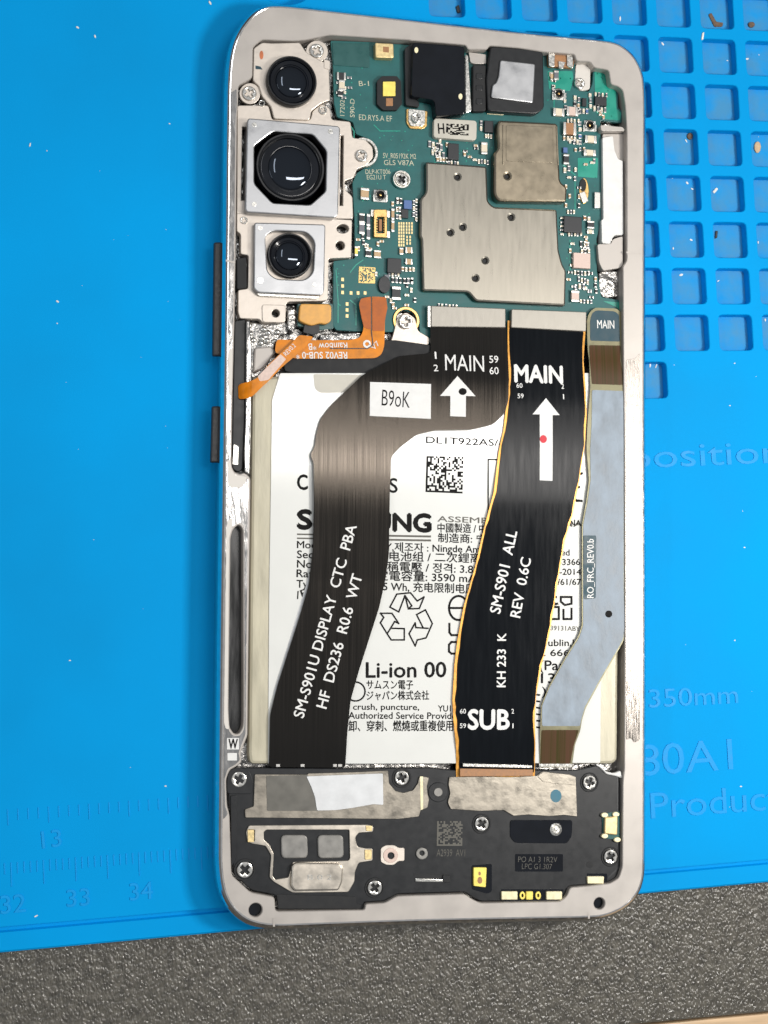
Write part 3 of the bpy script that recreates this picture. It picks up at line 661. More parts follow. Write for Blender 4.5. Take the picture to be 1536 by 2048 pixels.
# ------------------------------------------------------------------ front camera and earpiece
fc = prism('front_camera', cD((235, 125), (765, 165), (775, 860), (470, 880), (455, 720), (215, 675)), .64, .25, 'gloss', phone, r=.05, b=.02)
fr = prism('camera_flange', cD((150, 190), (235, 130), (222, 675), (300, 740), (300, 790), (160, 770)), .52, .12, 'dark', fc, r=.03)
prism('flange_edge', cD((772, 250), (800, 260), (835, 830), (775, 850)), .56, .1, 'tin', fc, r=.02)
for x, y in cD((270, 205), (722, 680)): prism('locating_pin', circ(x, y, 4, 6, n=12), .645, .01, 'ivory', fc, r=0, b=.002)
ep = prism('earpiece', cD((1030, 165), (1536, 200), (1570, 240), (1580, 800), (1500, 860), (1000, 830), (985, 500)), .57, .2, 'dark', phone, r=.06, b=.02)
prism('earpiece_plate', cD((1130, 305), (1490, 345), (1468, 748), (1032, 692), (1050, 560), (1085, 540), (1110, 480)), .61, .06, 'steel', ep, r=.04, b=.018)
prism('earpiece_gasket', cD((850, 350), (985, 355), (985, 830), (845, 835)), .53, .15, 'dark2', ep, r=.04, b=.02)
for k, yy in enumerate((440, 560, 700)): prism('gasket_rib', cD((880, yy), (950, yy), (950, yy + 60), (880, yy + 60)), .54, .02, 'dark', ep, r=.03, b=.008)
prism('metal_tab', cD((805, 225), (985, 250), (985, 345), (860, 345), (825, 330)), .48, .1, 'ledge', phone, r=.02)
prism('cream_pad', cD((1000, 835), (1170, 845), (1165, 872), (995, 860)), .44, .04, 'ivory', board, r=.01)

# ------------------------------------------------------------------ rear cameras
def lens(c, r, parent, zt, depth=.12, g=.84):
    c = np.array(c); c[2] = 0
    lathe('lens_barrel', [(r, zt - depth - .05), (r, zt - .02), (r * .975, zt), (r * .93, zt), (r * .90, zt - .02), (r * .87, zt - .03), (r * (g + .01), zt - .062)], c, parent, [M['barrel']], seg=56)
    lathe('lens_ring', [(r * (g + .012), zt - .06), (r * (g - .03), zt - .052), (r * .70, zt - .068), (r * .66, zt - .060), (r * .62, zt - .066)], c, parent, [M['gloss']], seg=56)
    q = r * .63; lathe('lens_glass', [(q * math.cos(t), zt - .068 + .05 * math.sin(t)) for t in [i * math.pi / 16 for i in range(9)]], c, parent, [M['glass']], seg=56)
br = prism('camera_bracket', cB((210, 40), (450, 40), (478, 150), (770, 152), (790, 80), (860, 30), (920, 60), (935, 150), (1080, 165), (1095, 290), (1190, 300), (1250, 360), (1255, 440), (1200, 505), (1130, 530), (1100, 600), (1035, 620), (1040, 690), (1095, 740), (1100, 912), (205, 905)), .52, .16, 'bracket', phone, r=.04, b=.012,
           holes=[cB((248, 205), (274, 205), (266, 770), (240, 770)), cB((1003, 270), (1026, 275), (1020, 810), (998, 810))])
uw = prism('ultrawide_camera', cA((335, 370), (400, 325), (470, 330), (690, 325), (740, 400), (860, 470), (915, 480), (922, 770), (860, 790), (780, 850), (765, 922), (492, 912), (470, 820), (400, 740), (375, 660), (330, 620)), .57, .2, 'bracket', phone, r=.035, b=.014)
lens(at(584, 161, .70), .405, uw, .70, .2, .86)
for pts, m in ((circ(523, 110, 4, 9, n=10), 'rust'), ([(511, 131), (521, 133), (525, 139), (511, 138)], 'teal')): prism('ink_mark', pts, .573, .003, m, uw, b=0, r=0)
screw(499, 186, 15, .56); prism('screw_ring', circ(500, 187, 21, n=24), .525, .05, 'bracket', br, r=0)
screw(524, 206, 7, .54, br); screw(646, 220, 9, .55, br)
screw(634, 101, 15, .60); prism('screw_lug', circ(634, 103, 22, n=24), .56, .2, 'bracket', phone, r=0)
prism('screw_lug', [(648, 118), (660, 122), (660, 140), (648, 136)], .58, .2, 'bracket', phone, r=.02)
mcm = prism('main_camera', cB((298, 138), (985, 198), (1000, 215), (985, 880), (960, 905), (285, 862), (270, 840), (285, 160)), .69, .3, 'steel', phone, r=.05, b=.02,
            holes=[cB((340, 350), (470, 252), (500, 242), (790, 265), (895, 390), (888, 700), (770, 805), (480, 790), (340, 640))], hr=.05)
mb = MB(); cap_into(mb, [W2(cB((300, 180), (960, 230), (960, 860), (300, 820)), .6)], .52); link('lens_well', mb.mesh('lens_well', [M['barrel']]), mcm)
lens(at(*cB((618, 515))[0], .66), .555, mcm, .66)
for p in cB((340, 190), (925, 240), (340, 800)): prism('locating_mark', circ(*p, 5, n=12), .694, .004, 'tin', mcm, r=0, b=.002)
screw(*cB((1165, 425))[0], 13, .56)
lathe('lug_ring', [(.19, -.03), (.2, .0), (.235, .0), (.25, -.04)], at(*cB((1180, 400))[0], .50), br, [M['tin']])
tb_ = prism('camera_bracket', cC((205, 100), (340, 105), (900, 140), (1092, 152), (1085, 442), (912, 450), (905, 765), (870, 775), (600, 782), (585, 800), (580, 935), (400, 940), (380, 915), (230, 910), (215, 860), (215, 690), (290, 680), (295, 425), (235, 415), (235, 262), (205, 240)), .53, .16, 'bracket', phone, r=.03, b=.012,
            holes=[circ(*cC((1020, 220))[0], 12, 9, n=14), circ(*cC((1000, 350))[0], 9, n=14), circ(*cC((505, 870))[0], 8, n=14)])
prism('bracket_tab', cC((398, 802), (580, 806), (578, 942), (402, 938)), .545, .02, 'bracket', tb_, r=.05, b=.01, holes=[circ(*cC((505, 870))[0], 8, n=14)])
tc_ = prism('telephoto_camera', cC((350, 172), (875, 186), (888, 200), (878, 700), (855, 735), (370, 712), (335, 680), (340, 185)), .655, .26, 'steel', phone, r=.05, b=.02,
            holes=[cC((425, 270), (490, 235), (740, 245), (805, 315), (792, 560), (725, 615), (505, 605), (440, 550))], hr=.09)
mb = MB(); cap_into(mb, [W2(cC((390, 210), (840, 220), (830, 650), (400, 640)), .56)], .5); link('lens_well', mb.mesh('lens_well', [M['barrel']]), tc_)
lens(at(*cC((615, 425))[0], .62), .36, tc_, .63)
for p, r_ in zip(cC((385, 618), (385, 215), (800, 650)), (7, 5, 4)): prism('locating_mark', circ(*p, r_, n=14), .659, .004, 'tin', tc_, r=0, b=.002)
prism('camera_side', cC((355, 715), (850, 738), (820, 760), (380, 735)), .60, .1, 'tin', tc_, r=.02)
screw(*cC((262, 155))[0], 8, .55, tb_)

# ------------------------------------------------------------------ left slot: side-key board
prism('key_cushion', [(473, 516), (493, 514), (494, 576), (474, 578)], .56, .2, 'dark2', phone, r=.03, b=.015)
prism('key_flex', [(469, 641), (492, 638), (492, 700), (490, 830), (487, 900), (485, 940), (476, 945), (465, 938), (464, 900), (466, 800)], .50, .2, 'dark', phone, r=.04, b=.015)
prism('key_flex_clip', cU((268, 1068), (328, 1095), (320, 1310), (255, 1300)), .515, .03, 'tin', phone, r=.02)
prism('inner_rail', [(492, 642), (500, 640), (504, 700), (503, 830), (500, 950), (489, 945), (488, 900), (491, 830)], .58, .3, 'chrome', phone, r=.03, b=.02)
# shiny solder mass above the battery, black tape
prism('solder_mass', cX((60, 560), (300, 600), (640, 560), (720, 700), (640, 760), (520, 800), (500, 900), (480, 1000), (330, 1300), (180, 1420), (120, 1300), (60, 900)), .40, .14, 'floor', phone, r=.05, b=.03)
prism('chassis_rib', cX((200, 940), (450, 920), (500, 1000), (420, 1120), (300, 1260), (180, 1300)), .46, .1, 'ledge', phone, r=.05, b=.03)
for p in cX((130, 640), (330, 690), (390, 740), (300, 820), (370, 850), (190, 840), (480, 860), (520, 730), (690, 680), (290, 880), (140, 750)):
    lathe('solder_bead', [(.05, 0), (.045, .03), (.02, .048), (0, .05)], at(*p, .40), phone, [M['tin']], seg=12)
prism('metal_rail', cX((660, 400), (780, 400), (770, 700), (740, 740), (660, 690)), .5, .2, 'floor', phone, r=.03, b=.02)
prism('black_tape', [(566, 712), (640, 690), (790, 680), (862, 690), (862, 748), (600, 748), (570, 742)], .50, .05, 'dark2', phone, r=.03)
prism('metal_bar', [(790, 676), (858, 678), (858, 700), (800, 702), (786, 694)], .44, .1, 'floor', phone, r=.03, b=.02)
prism('metal_bar', [(640, 668), (722, 664), (722, 680), (640, 684)], .44, .1, 'floor', phone, r=.02, b=.02)

# ------------------------------------------------------------------ battery
bat = prism('battery', [(505, 752), (1236, 752), (1237, 1300), (1235, 1520), (1226, 1528), (500, 1528), (497, 1510), (500, 1200)], .50, .22, 'pouch', phone, r=.06, b=.05)
ZLb = .515
lab = prism('label', [(560, 746), (1204, 746), (1204, 1100), (1201, 1526), (536, 1528), (538, 1200), (544, 800)], ZLb, .02, 'label', bat, b=.006, r=.03)
prism('label_tab', [(627, 748), (725, 750), (690, 785), (640, 786), (630, 778)], ZLb + .004, .004, 'labelgrey', lab, r=.04, b=.001)
prism('clear_film', [(618, 1150), (626, 1180), (590, 1290), (560, 1390), (546, 1390)], ZLb + .004, .003, 'film', lab, r=.02, b=.001)
def bt(s, p0, p1, h, bold=0, m='ink'): return text(s, p0, p1, h, ZLb, m, lab, bold=max(bold, .010) * (1.6 if bold < .02 else 1))
bt('DL1T922AS/-2', (852, 886), (1018, 893), 13)
bt('C', (595, 979), (615, 979), 29, .025); bt('S', (779, 985), (795, 985), 28, -.005)
bt('S', (596, 1057), (623, 1057), 36, .05); bt('UNG', (748, 1061), (861, 1063), 34, .05)
mb = MB()
for y in (1070, 1078):
    k = W2([(594, y - 3), (862, y + 1), (862, y + 5), (594, y)], ZLb); mb.add([(x, yy, ZLb + .003) for x, yy in reversed(k)], [(0, 1, 2, 3)])
link('underline', mb.mesh('underline', [M['greyink']]), lab)
bt('ASSEMBLED IN CHINA', (875, 1043), (1166, 1054), 11, 0, 'greyink'); bt('中國製造 / 中国制造 / 중국제조', (875, 1063), (1100, 1068), 14, .0); bt('制造商: 宁德新能源科技', (876, 1083), (1100, 1090), 14, .005)
bt('Model: EB-BS901ABY,제조자 : Ningde Amperex', (594, 1096), (1010, 1107), 14, .008)
bt('Secondary 鋰離子电池组 / 二次鋰离子', (594, 1116), (985, 1125), 15, .006)
bt('Nominal 电压 / 標稱電壓 / 정격: 3.88V', (594, 1135), (972, 1147), 15, .006)
bt('Rated 容量 / 額定電容量: 3590 mAh', (593, 1154), (962, 1165), 15, .006)
bt('Typ 3700mAh, 14.35 Wh, 充电限制电压', (593, 1175), (950, 1186), 15, .006)
bt('/E', (594, 1198), (616, 1190), 14)
bt('Li-ion 00', (732, 1355), (892, 1354), 30, .012)
bt('サムスン電子', (733, 1377), (826, 1377), 14); bt('ジャパン株式会社', (733, 1399), (858, 1398), 14)
bt('mantle, crush, puncture,', (640, 1419), (838, 1420), 12, .006); bt('YU10', (876, 1423), (912, 1423), 12)
bt('Misuse. Authorized Service Provider', (634, 1437), (920, 1438), 13, .006)
bt('卸、穿刺、燃燒或重複使用', (697, 1461), (906, 1460), 16, .004)
bt('IN CHINA', (1090, 1050), (1162, 1052), 12, .01); bt('Limited', (1085, 1110), (1139, 1111), 12, .004); bt('31-3366', (1100, 1130), (1160, 1130), 12, .004); bt('2001-2014', (1080, 1149), (1162, 1150), 12, .004); bt('15/61/67', (1100, 1170), (1162, 1170), 12, .004)
bt('R-39131ABY', (1088, 1260), (1160, 1262), 9, 0, 'greyink'); bt('Dublin,IE', (1080, 1292), (1160, 1292), 13); bt('D. 666,I', (1068, 1312), (1150, 1312), 13); bt('(Part', (1079, 1340), (1140, 1340), 19); bt('13', (1082, 1366), (1110, 1366), 19); bt(')', (1084, 1390), (1092, 1390), 16)
for k in range(6): bt('-', (1072, 1395 + k * 13), (1079, 1396 + k * 13), 18, .02)
dots('dot_code', [(853, 912), (927, 914), (925, 987), (851, 984)], 20, ZLb + .003, 'ink', lab, .46)
stroke('box_mark', [cL((425, 680), (425, 290), (500, 290))], 3, lambda a, b: ZLb + .003, 'ink', lab, zref=ZLb)
# recycling triangle, drawn as three bent arrows
rec = [cM((950, 235), (1000, 140), (1100, 130), (1150, 190), (1200, 160), (1165, 245), (1085, 248), (1110, 225), (1060, 150), (1015, 270)),
       cM((880, 280), (965, 280), (1015, 355), (985, 340), (930, 430), (960, 475), (1055, 475), (1055, 392), (965, 390)), cM((930, 430), (880, 350), (905, 310), (880, 280)),
       cM((1145, 290), (1210, 255), (1260, 355), (1215, 460), (1150, 475), (1135, 520), (1090, 430), (1135, 350), (1140, 385), (1230, 390)), cM((1145, 290), (1190, 380)), cM((950, 235), (1015, 270)), cM((1060, 150), (1085, 248))]
stroke('recycling_mark', rec, 3.2, lambda a, b: ZLb + .003, 'ink', lab, zref=ZLb)
stroke('mark', [circ(917, 1216, 19, 24, n=28) + [(936, 1216)], [(898, 1216), (936, 1216)], cM((1385, 355), (1385, 420), (1400, 440), (1470, 440), (1475, 355)), cM((1475, 490), (1400, 490), (1382, 510), (1382, 560), (1400, 575), (1460, 575))], 4.5, lambda a, b: ZLb + .003, 'ink', lab, zref=ZLb)
stroke('mark', [circ(711, 1383, 19, 19, n=26) + [(730, 1383)]], 3.2, lambda a, b: ZLb + .003, 'ink', lab, zref=ZLb)
stroke('mark', [cN((820, 165), (870, 165)), cN((905, 165), (985, 165), (985, 215)), cN((985, 250), (985, 330), (925, 330)), cN((905, 165), (905, 200), (935, 225)), cN((935, 225), (985, 215)), cN((845, 240), (890, 240), (890, 330), (820, 330)), cN((925, 330), (925, 260)), cN((840, 165), (860, 220), (880, 215))], 4.5, lambda a, b: ZLb + .003, 'ink', lab, zref=ZLb)
for ln_ in (cL((1045, 570), (1075, 590), (1110, 592)), cL((1085, 400), (1112, 390)), cL((1065, 495), (1090, 490))): stroke('mark', [ln_], 5, lambda a, b: ZLb + .003, 'ink', lab, zref=ZLb)

# ------------------------------------------------------------------ ribbon cables
zf1 = zprof([(640, .50), (700, .53), (760, .572), (800, .581), (860, .591), (910, .599), (950, .603), (990, .603), (1020, .600), (1080, .584), (1160, .568), (1300, .56), (1450, .56), (1500, .555), (1540, .52)])
f1 = sheet('display_cable', [(862, 640), (1014, 642), (1017, 760), (1016, 800), (1008, 828), (984, 850), (940, 860), (870, 861), (832, 870), (800, 894), (781, 914), (778, 990), (777, 1110), (770, 1160), (758, 1215), (742, 1265), (718, 1340), (701, 1400), (694, 1470), (691, 1536), (538, 1534), (540, 1430), (555, 1370), (600, 1230), (617, 1170), (625, 1100), (627, 1000), (626, 925), (619, 911), (629, 892), (631, 870), (640, 838), (660, 812), (726, 749), (800, 712), (862, 706)],
           zf1, .025, 'flex', phone, r=.06)
prism('cable_clip', cJ((135, 100), (612, 118), (612, 240), (135, 235)), .56, .12, 'clip', phone, r=.02, b=.012)
prism('cable_clip_edge', cJ((112, 100), (134, 100), (134, 240), (112, 236)), .53, .1, 'tin', phone, r=.01, b=.01)
def t1(s, p0, p1, h, bold=.01, m='white', par=None, zf=None, lift=.004): return text(s, p0, p1, h, zf or zf1, m, par or f1, bold=bold, lift=lift, zref=.575)
t1('MAIN', (891, 740), (969, 743), 32, .0); t1('1', (871, 717), (874, 717), 14); t1('2', (868, 742), (877, 742), 13); t1('59', (980, 725), (998, 725), 14); t1('60', (980, 748), (998, 748), 14)
def pprint(name, pts, zf, m, parent, z=.58, lift=.004, t=.002):
    return sheet(name, pts, lambda x, y: zf(x, y) + lift, t, m, parent, zref=z, r=0)
pprint('arrow_print', cJ((305, 550), (420, 680), (358, 678), (356, 812), (256, 808), (258, 678), (192, 678)), zf1, 'white', f1)
pprint('ink_blot', circ(*cJ((337, 650))[0], 8, 7, n=16), zf1, 'ink', f1, lift=.008)
stk = pprint('paper_sticker', [(740, 764), (862, 768), (861, 838), (739, 832)], zf1, 'white', f1, lift=.010, t=.008)
tag(stk, 'white paper sticker handwritten B9oK')
text('B9oK', (763, 811), (819, 816), 32, zf1, 'ink', stk, bold=-.005, lift=.0125, zref=.59)
t1('SM-S901U DISPLAY  CTC  PBA', (607, 1437), (713, 1053), 21, .012, lift=.004); t1('HF  DS236  R0.6  WT', (653, 1418), (725, 1152), 21, .012)
mb = MB()
def gold_fingers(parent, y, xs, zf):
    for x in xs: comp(x, y, 7, 5, 'tin', .006, False, parent=parent, zb=.53, name='contact')
gold_fingers(f1, 1531, (556, 605, 670, 680), zf1)

def jag(p, k=2.0): return [(x + random.uniform(-k, k), y) for x, y in p]
L2 = [(1022, 640), (1021, 700), (1023, 760), (1018, 800), (1011, 860), (1001, 905), (991, 985), (976, 1040), (965, 1085), (955, 1130), (941, 1180), (931, 1215), (921, 1280), (915, 1330), (911, 1400), (913, 1440), (919, 1500), (920, 1545)]
R2 = [(1172, 640), (1165, 720), (1169, 780), (1170, 830), (1166, 890), (1155, 960), (1141, 1030), (1126, 1080), (1114, 1150), (1105, 1210), (1095, 1270), (1080, 1330), (1069, 1390), (1066, 1440), (1068, 1500), (1068, 1545)]
def dense(p, n=3):
    q = []
    for a, b in zip(p, p[1:]): q += [(a[0] + (b[0] - a[0]) * k / n, a[1] + (b[1] - a[1]) * k / n) for k in range(n)]
    return q + [p[-1]]
zf2 = zprof([(640, .50), (700, .53), (790, .556), (900, .570), (1000, .580), (1060, .580), (1150, .572), (1300, .567), (1480, .57), (1530, .53), (1550, .52)])
f2 = sheet('sub_board_cable', jag(dense(L2), 1.6) + jag(dense(R2), 1.6)[::-1], zf2, .02, 'flexblue', phone, r=0)
sheet('amber_edge', [(x - 4.2 - (2 if y > 1250 else 0), y + (14 if y == 1545 else 0)) for x, y in L2] + [(x + 3.2, y + (14 if y == 1545 else 0)) for x, y in R2][::-1], lambda x, y: zf2(x, y) - .012, .02, 'amber2', f2, r=0)
prism('cable_clip', cJ((650, 122), (1130, 140), (1128, 265), (648, 240)), .56, .12, 'clip', phone, r=.02, b=.012)
def t2(s, p0, p1, h, bold=.012): return text(s, p0, p1, h, zf2, 'white', f2, bold=bold, lift=.004, zref=.575)
t2('MAIN', (1031, 763), (1126, 766), 34, .03); t2('60', (1034, 775), (1046, 775), 9); t2('59', (1036, 796), (1048, 796), 9); t2('2', (1124, 777), (1129, 777), 10); t2('1', (1127, 798), (1129, 798), 10)
pprint('arrow_print', cJ((873, 690), (960, 800), (915, 800), (915, 1000), (912, 1222), (830, 1218), (832, 990), (832, 795), (786, 795)), zf2, 'white', f2)
pprint('red_dot', circ(1087, 878, 7, 8, n=16), zf2, 'red', f2, lift=.008)
t2('SM-S901  ALL', (1000, 1228), (1034, 1064), 21, .016); t2('REV  0.6C', (1040, 1236), (1062, 1118), 20, .014); t2('KH 233  K', (1011, 1374), (1012, 1267), 17, .02)
t2('SUB', (937, 1458), (1018, 1458), 38, .03); t2('60', (920, 1427), (932, 1427), 9); t2('59', (920, 1456), (932, 1456), 9); t2('2', (1023, 1427), (1028, 1427), 9); t2('1', (1025, 1456), (1027, 1456), 9)
prism('tin_edge', [(926, 1527), (1064, 1531), (1064, 1536), (926, 1533)], .60, .05, 'tin', f2, b=.004, r=0)
prism('copper_tail', [(920, 1537), (1066, 1539), (1066, 1552), (920, 1553)], .565, .03, 'brown', f2, r=.01)

zf3 = zprof([(610, .50), (680, .51), (720, .55), (780, .57), (1000, .575), (1450, .57), (1500, .54), (1540, .52)])
f3 = sheet('antenna_cable', [(1176, 640), (1180, 625), (1192, 614), (1236, 616), (1247, 626), (1248, 690), (1244, 720), (1248, 760), (1249, 850), (1248, 1000), (1248, 1180), (1250, 1250), (1247, 1280), (1236, 1300), (1201, 1360), (1171, 1415), (1163, 1440), (1160, 1462), (1150, 1490), (1145, 1535), (1080, 1535), (1080, 1455), (1082, 1410), (1097, 1373), (1128, 1318), (1156, 1272), (1163, 1250), (1163, 1050), (1172, 1000), (1177, 960), (1172, 900), (1174, 850), (1180, 775), (1179, 720), (1177, 700)], zf3, .02, 'olive', phone, r=.05)
def p3(name, pts, m, lift=.004, r=.03): return sheet(name, pts, lambda x, y: zf3(x, y) + lift, .003, m, f3, zref=.57, r=r)
p3('cable_head', [(1183, 640), (1187, 625), (1196, 619), (1232, 621), (1241, 628), (1243, 682), (1183, 680)], 'teal')
p3('brown_section', [(1181, 689), (1244, 690), (1242, 720), (1247, 750), (1247, 770), (1184, 768), (1181, 720)], 'brownflex')
p3('foil_cover', [(1184, 780), (1247, 782), (1247, 1000), (1247, 1180), (1249, 1250), (1246, 1278), (1235, 1298), (1200, 1358), (1170, 1413), (1162, 1440), (1160, 1452), (1084, 1452), (1084, 1412), (1099, 1375), (1130, 1320), (1158, 1275), (1166, 1252), (1166, 1050), (1175, 1003), (1181, 960), (1180, 900), (1183, 850)], 'foil', lift=.006)
p3('brown_section', [(1083, 1460), (1158, 1460), (1148, 1492), (1142, 1530), (1082, 1530)], 'brownflex')
p3('tin_edge', [(1080, 1528), (1146, 1528), (1146, 1534), (1080, 1534)], 'tin', lift=.007, r=0)
lb = p3('teal_label', [(1166, 1071), (1192, 1071), (1191, 1197), (1167, 1199)], 'teal', lift=.010)
text('RO_FRC_REV0.b', (1187, 1196), (1187, 1078), 13, zf3, 'white', lb, bold=.01, lift=.014, zref=.58)
text('MAIN', (1195, 656), (1229, 657), 16, zf3, 'white', f3, bold=.01, lift=.009, zref=.52)
p3('dark_spot', circ(1217, 1228, 7, n=14), 'ink', lift=.010, r=0)

# amber side-key flex: two crossing ribbons
zfo = lambda x, y: .54
zs = at(600, 690, .56)
of = sheet('side_key_cable', cX((500, 900), (520, 830), (1000, 840)) + [(700, 680)] + [(718, 676), (724, 668), (728, 655), (722, 630), (718, 608), (722, 597), (742, 593), (772, 594), (775, 615), (770, 640), (769, 690), (764, 708), (752, 716), (700, 717), (590, 717), (566, 708), (550, 706)], lambda x, y: .535, .015, 'amber', phone, zref=.54, r=.06)
sheet('copper_end', [(722, 597), (742, 593), (742, 660), (728, 655), (722, 630), (718, 608)], lambda x, y: .541, .003, 'orange', of, zref=.54, r=.03)
sheet('copper_end', [(745, 594), (772, 594), (775, 615), (770, 640), (768, 662), (745, 662)], lambda x, y: .541, .003, 'orange', of, zref=.54, r=.03)
stroke('trace', [[(743, 594), (743, 664), (746, 690), (735, 697), (660, 697)]], 2, lambda a, b: .543, 'ic', of, zref=.54)
text('REV02 SUB-0 *', (694, 704), (592, 704), 13, .538, 'white', of, bold=.012, lift=.002)
text('Rainbow *B', (694, 685), (616, 687), 13, .538, 'white', of, bold=.006, lift=.002)
stroke('ring_print', [circ(734, 688, 6, n=16) + [(740, 688)]], 4, lambda a, b: .542, 'white', of, zref=.54); text('V7', (748, 701), (760, 688), 10, .538, 'white', of, lift=.003)
zdiag = lambda x, y: float(np.interp(x, [at(474, 780, .5)[0], at(484, 780, .5)[0], at(494, 775, .5)[0], at(520, 775, .5)[0], at(560, 740, .5)[0], at(630, 680, .5)[0]], [.50, .575, .605, .61, .60, .57]))
dg_ = sheet('side_key_branch', cX((820, 770), (1030, 790), (900, 950), (700, 1120), (560, 1240), (390, 1420), (300, 1500)) + [(505, 793), (490, 798), (478, 798), (477, 768), (498, 764)] + cX((230, 1380), (400, 1180), (560, 1030), (720, 880)), zdiag, .014, 'amber', of, zref=.565, r=.05, axes='xy', step=.07)
sheet('print_glint', cX((560, 1040), (640, 1110), (390, 1400), (270, 1420), (240, 1350)), lambda x, y: zdiag(x, y) + .004, .002, 'pink', dg_, zref=.57, r=.02, axes='x', step=.07)  # white print and the glint over it, painted in as one pale patch
text('REV0.2', cX((640, 1070))[0], cX((780, 930))[0], 9, zdiag, 'white', dg_, lift=.005, zref=.57)
prism('hole_mark', circ(*cX((835, 905))[0], 7, 5, n=14), .58, .004, 'dark2', dg_, r=0, b=0)
och = prism('connector_cap', cX((850, 330), (1250, 335), (1278, 370), (1275, 580), (1190, 620), (1115, 600), (1000, 640), (890, 600), (820, 560), (835, 380)), .56, .1, 'ochre', phone, r=.06, b=.02)
prism('connector_neck', cX((900, 620), (1110, 620), (1110, 740), (1020, 770), (880, 730)), .50, .05, 'dark', och, r=.02)
prism('connector_base', cX((800, 330), (1300, 330), (1310, 680), (1120, 700), (800, 640)), .44, .1, 'pcb3', phone, r=.03)

# ------------------------------------------------------------------ lower module
ZM = .50
mod_px = [(477, 1535), (700, 1537), (860, 1535), (905, 1540), (1152, 1540), (1196, 1530), (1210, 1546), (1236, 1552), (1243, 1575), (1242, 1732), (1236, 1752), (1219, 1763), (1175, 1769), (1137, 1772), (1132, 1788), (1119, 1800), (962, 1803), (945, 1795), (930, 1784), (795, 1788), (769, 1802), (728, 1805), (727, 1812), (555, 1815), (553, 1791), (534, 1787), (503, 1781), (467, 1748), (462, 1628), (458, 1610), (456, 1560), (462, 1542)]
mod = prism('speaker_module', mod_px, ZM, .22, 'dark', phone, r=.05, b=.015)
prism('module_step', cO((490, 985), (1030, 1000), (1030, 1050), (1088, 1060), (1085, 1085), (500, 1085)), ZM + .012, .02, 'dark2', mod, r=.02)
prism('module_rim', cO((175, 310), (215, 310), (215, 740), (180, 800)), ZM + .02, .03, 'dark', mod, r=.03)
prism('module_panel', [(1020, 1640), (1145, 1640), (1144, 1672), (1134, 1687), (1030, 1686), (1020, 1674)], ZM + .012, .02, 'gloss', mod, r=.05)
prism('screw_boss', cO((150, 200), (165, 135), (230, 115), (300, 140), (325, 200), (325, 300), (150, 300)), ZM + .03, .04, 'dark', mod, r=.06)
for x, y, r in ((478, 1559, 15.5), (804, 1556, 15), (490, 1740, 16), (750, 1776, 15), (964, 1648, 15), (1180, 1565, 15), (1222, 1714, 15)):
    c = at(x, y, ZM + .03); 
    lathe('screw_recess', [(r / 127 * 1.35, .004), (r / 127 * 1.3, .014), (r / 127 * 1.15, .014), (r / 127 * 1.1, -.02), (0, -.02)], (c[0], c[1], ZM), mod, [M['dark2']], seg=28)
    screw(x, y, r, ZM + .045)
# foil covers over the lower connectors
cfl = prism('foil_cover', cO((340, 165), (700, 168), (705, 160), (1040, 150), (1250, 140), (1258, 230), (1300, 280), (1355, 292), (1420, 275), (1455, 225), (1462, 185), (1490, 180), (1530, 190), (1515, 250), (1520, 300), (1530, 340), (1520, 395), (1475, 410), (1460, 455), (1320, 472), (275, 462), (272, 405), (332, 385)), ZM + .03, .03, 'crinkle', phone, r=.02, b=.006)
prism('insulating_tape', cO((418, 178), (700, 170), (760, 270), (770, 415), (425, 415)), ZM + .036, .005, 'tape', cfl, r=.02, b=.002)
prism('torn_paper', cO((692, 180), (1215, 160), (1218, 375), (1150, 370), (1010, 395), (900, 410), (765, 414), (750, 320), (725, 250)), ZM + .046, .008, 'paper', cfl, r=.02, b=.004)
prism('wire_strip', cO((1468, 180), (1488, 180), (1490, 405), (1472, 410)), ZM + .036, .006, 'ivory', cfl, r=.01, b=.002)
cfr = prism('foil_cover', cQ((195, 180), (420, 176), (600, 180), (780, 172), (820, 142), (1005, 165), (1042, 178), (1050, 445), (960, 435), (860, 442), (720, 432), (625, 440), (560, 402), (400, 408), (205, 395), (185, 350), (202, 290), (190, 230)), ZM + .03, .03, 'crinkle', phone, r=.02, b=.006)
prism('printed_dot', circ(*cQ((908, 307))[0], 11, 13, n=22), ZM + .034, .004, 'dotblue', cfr, r=0, b=.001)
prism('torn_fold', cQ((785, 175), (825, 145), (1000, 165), (1038, 180), (1035, 235), (900, 225), (820, 210)), ZM + .04, .008, 'crinkle', cfr, r=.01, b=.004)
prism('locating_peg', circ(*cQ((122, 282))[0], 9, n=20), ZM + .03, .05, 'cone', mod, r=0, b=.01)
prism('peg_collar', circ(*cQ((122, 282))[0], 20, n=24), ZM + .012, .03, 'dark', mod, r=0, b=.01)
# loudspeaker frame
spk = prism('loudspeaker_frame', cO((280, 560), (300, 515), (1115, 510), (1150, 520), (1148, 560), (1050, 565), (1025, 600), (1040, 660), (1095, 672), (1145, 672), (1145, 755), (1050, 770), (1025, 830), (1020, 900), (980, 970), (600, 975), (555, 950), (470, 900), (440, 870), (452, 720), (415, 655), (320, 640), (290, 625)), ZM + .03, .03, 'speaker', phone, r=.03, b=.008,
            holes=[cO((402, 560), (420, 545), (985, 545), (990, 740), (980, 755), (600, 765), (570, 870), (480, 885), (462, 860), (470, 710), (440, 650), (402, 610)), cO((292, 545), (340, 545), (338, 625), (295, 625))], hr=.02)
prism('resonator_box', cO((592, 790), (620, 770), (920, 775), (945, 800), (940, 900), (915, 960), (610, 965), (585, 930)), ZM + .10, .1, 'speaker', spk, r=.04, b=.03)
text('B 0 2', cO((700, 885))[0], cO((865, 885))[0], 10, ZM + .101, 'tin', spk, bold=-.01)
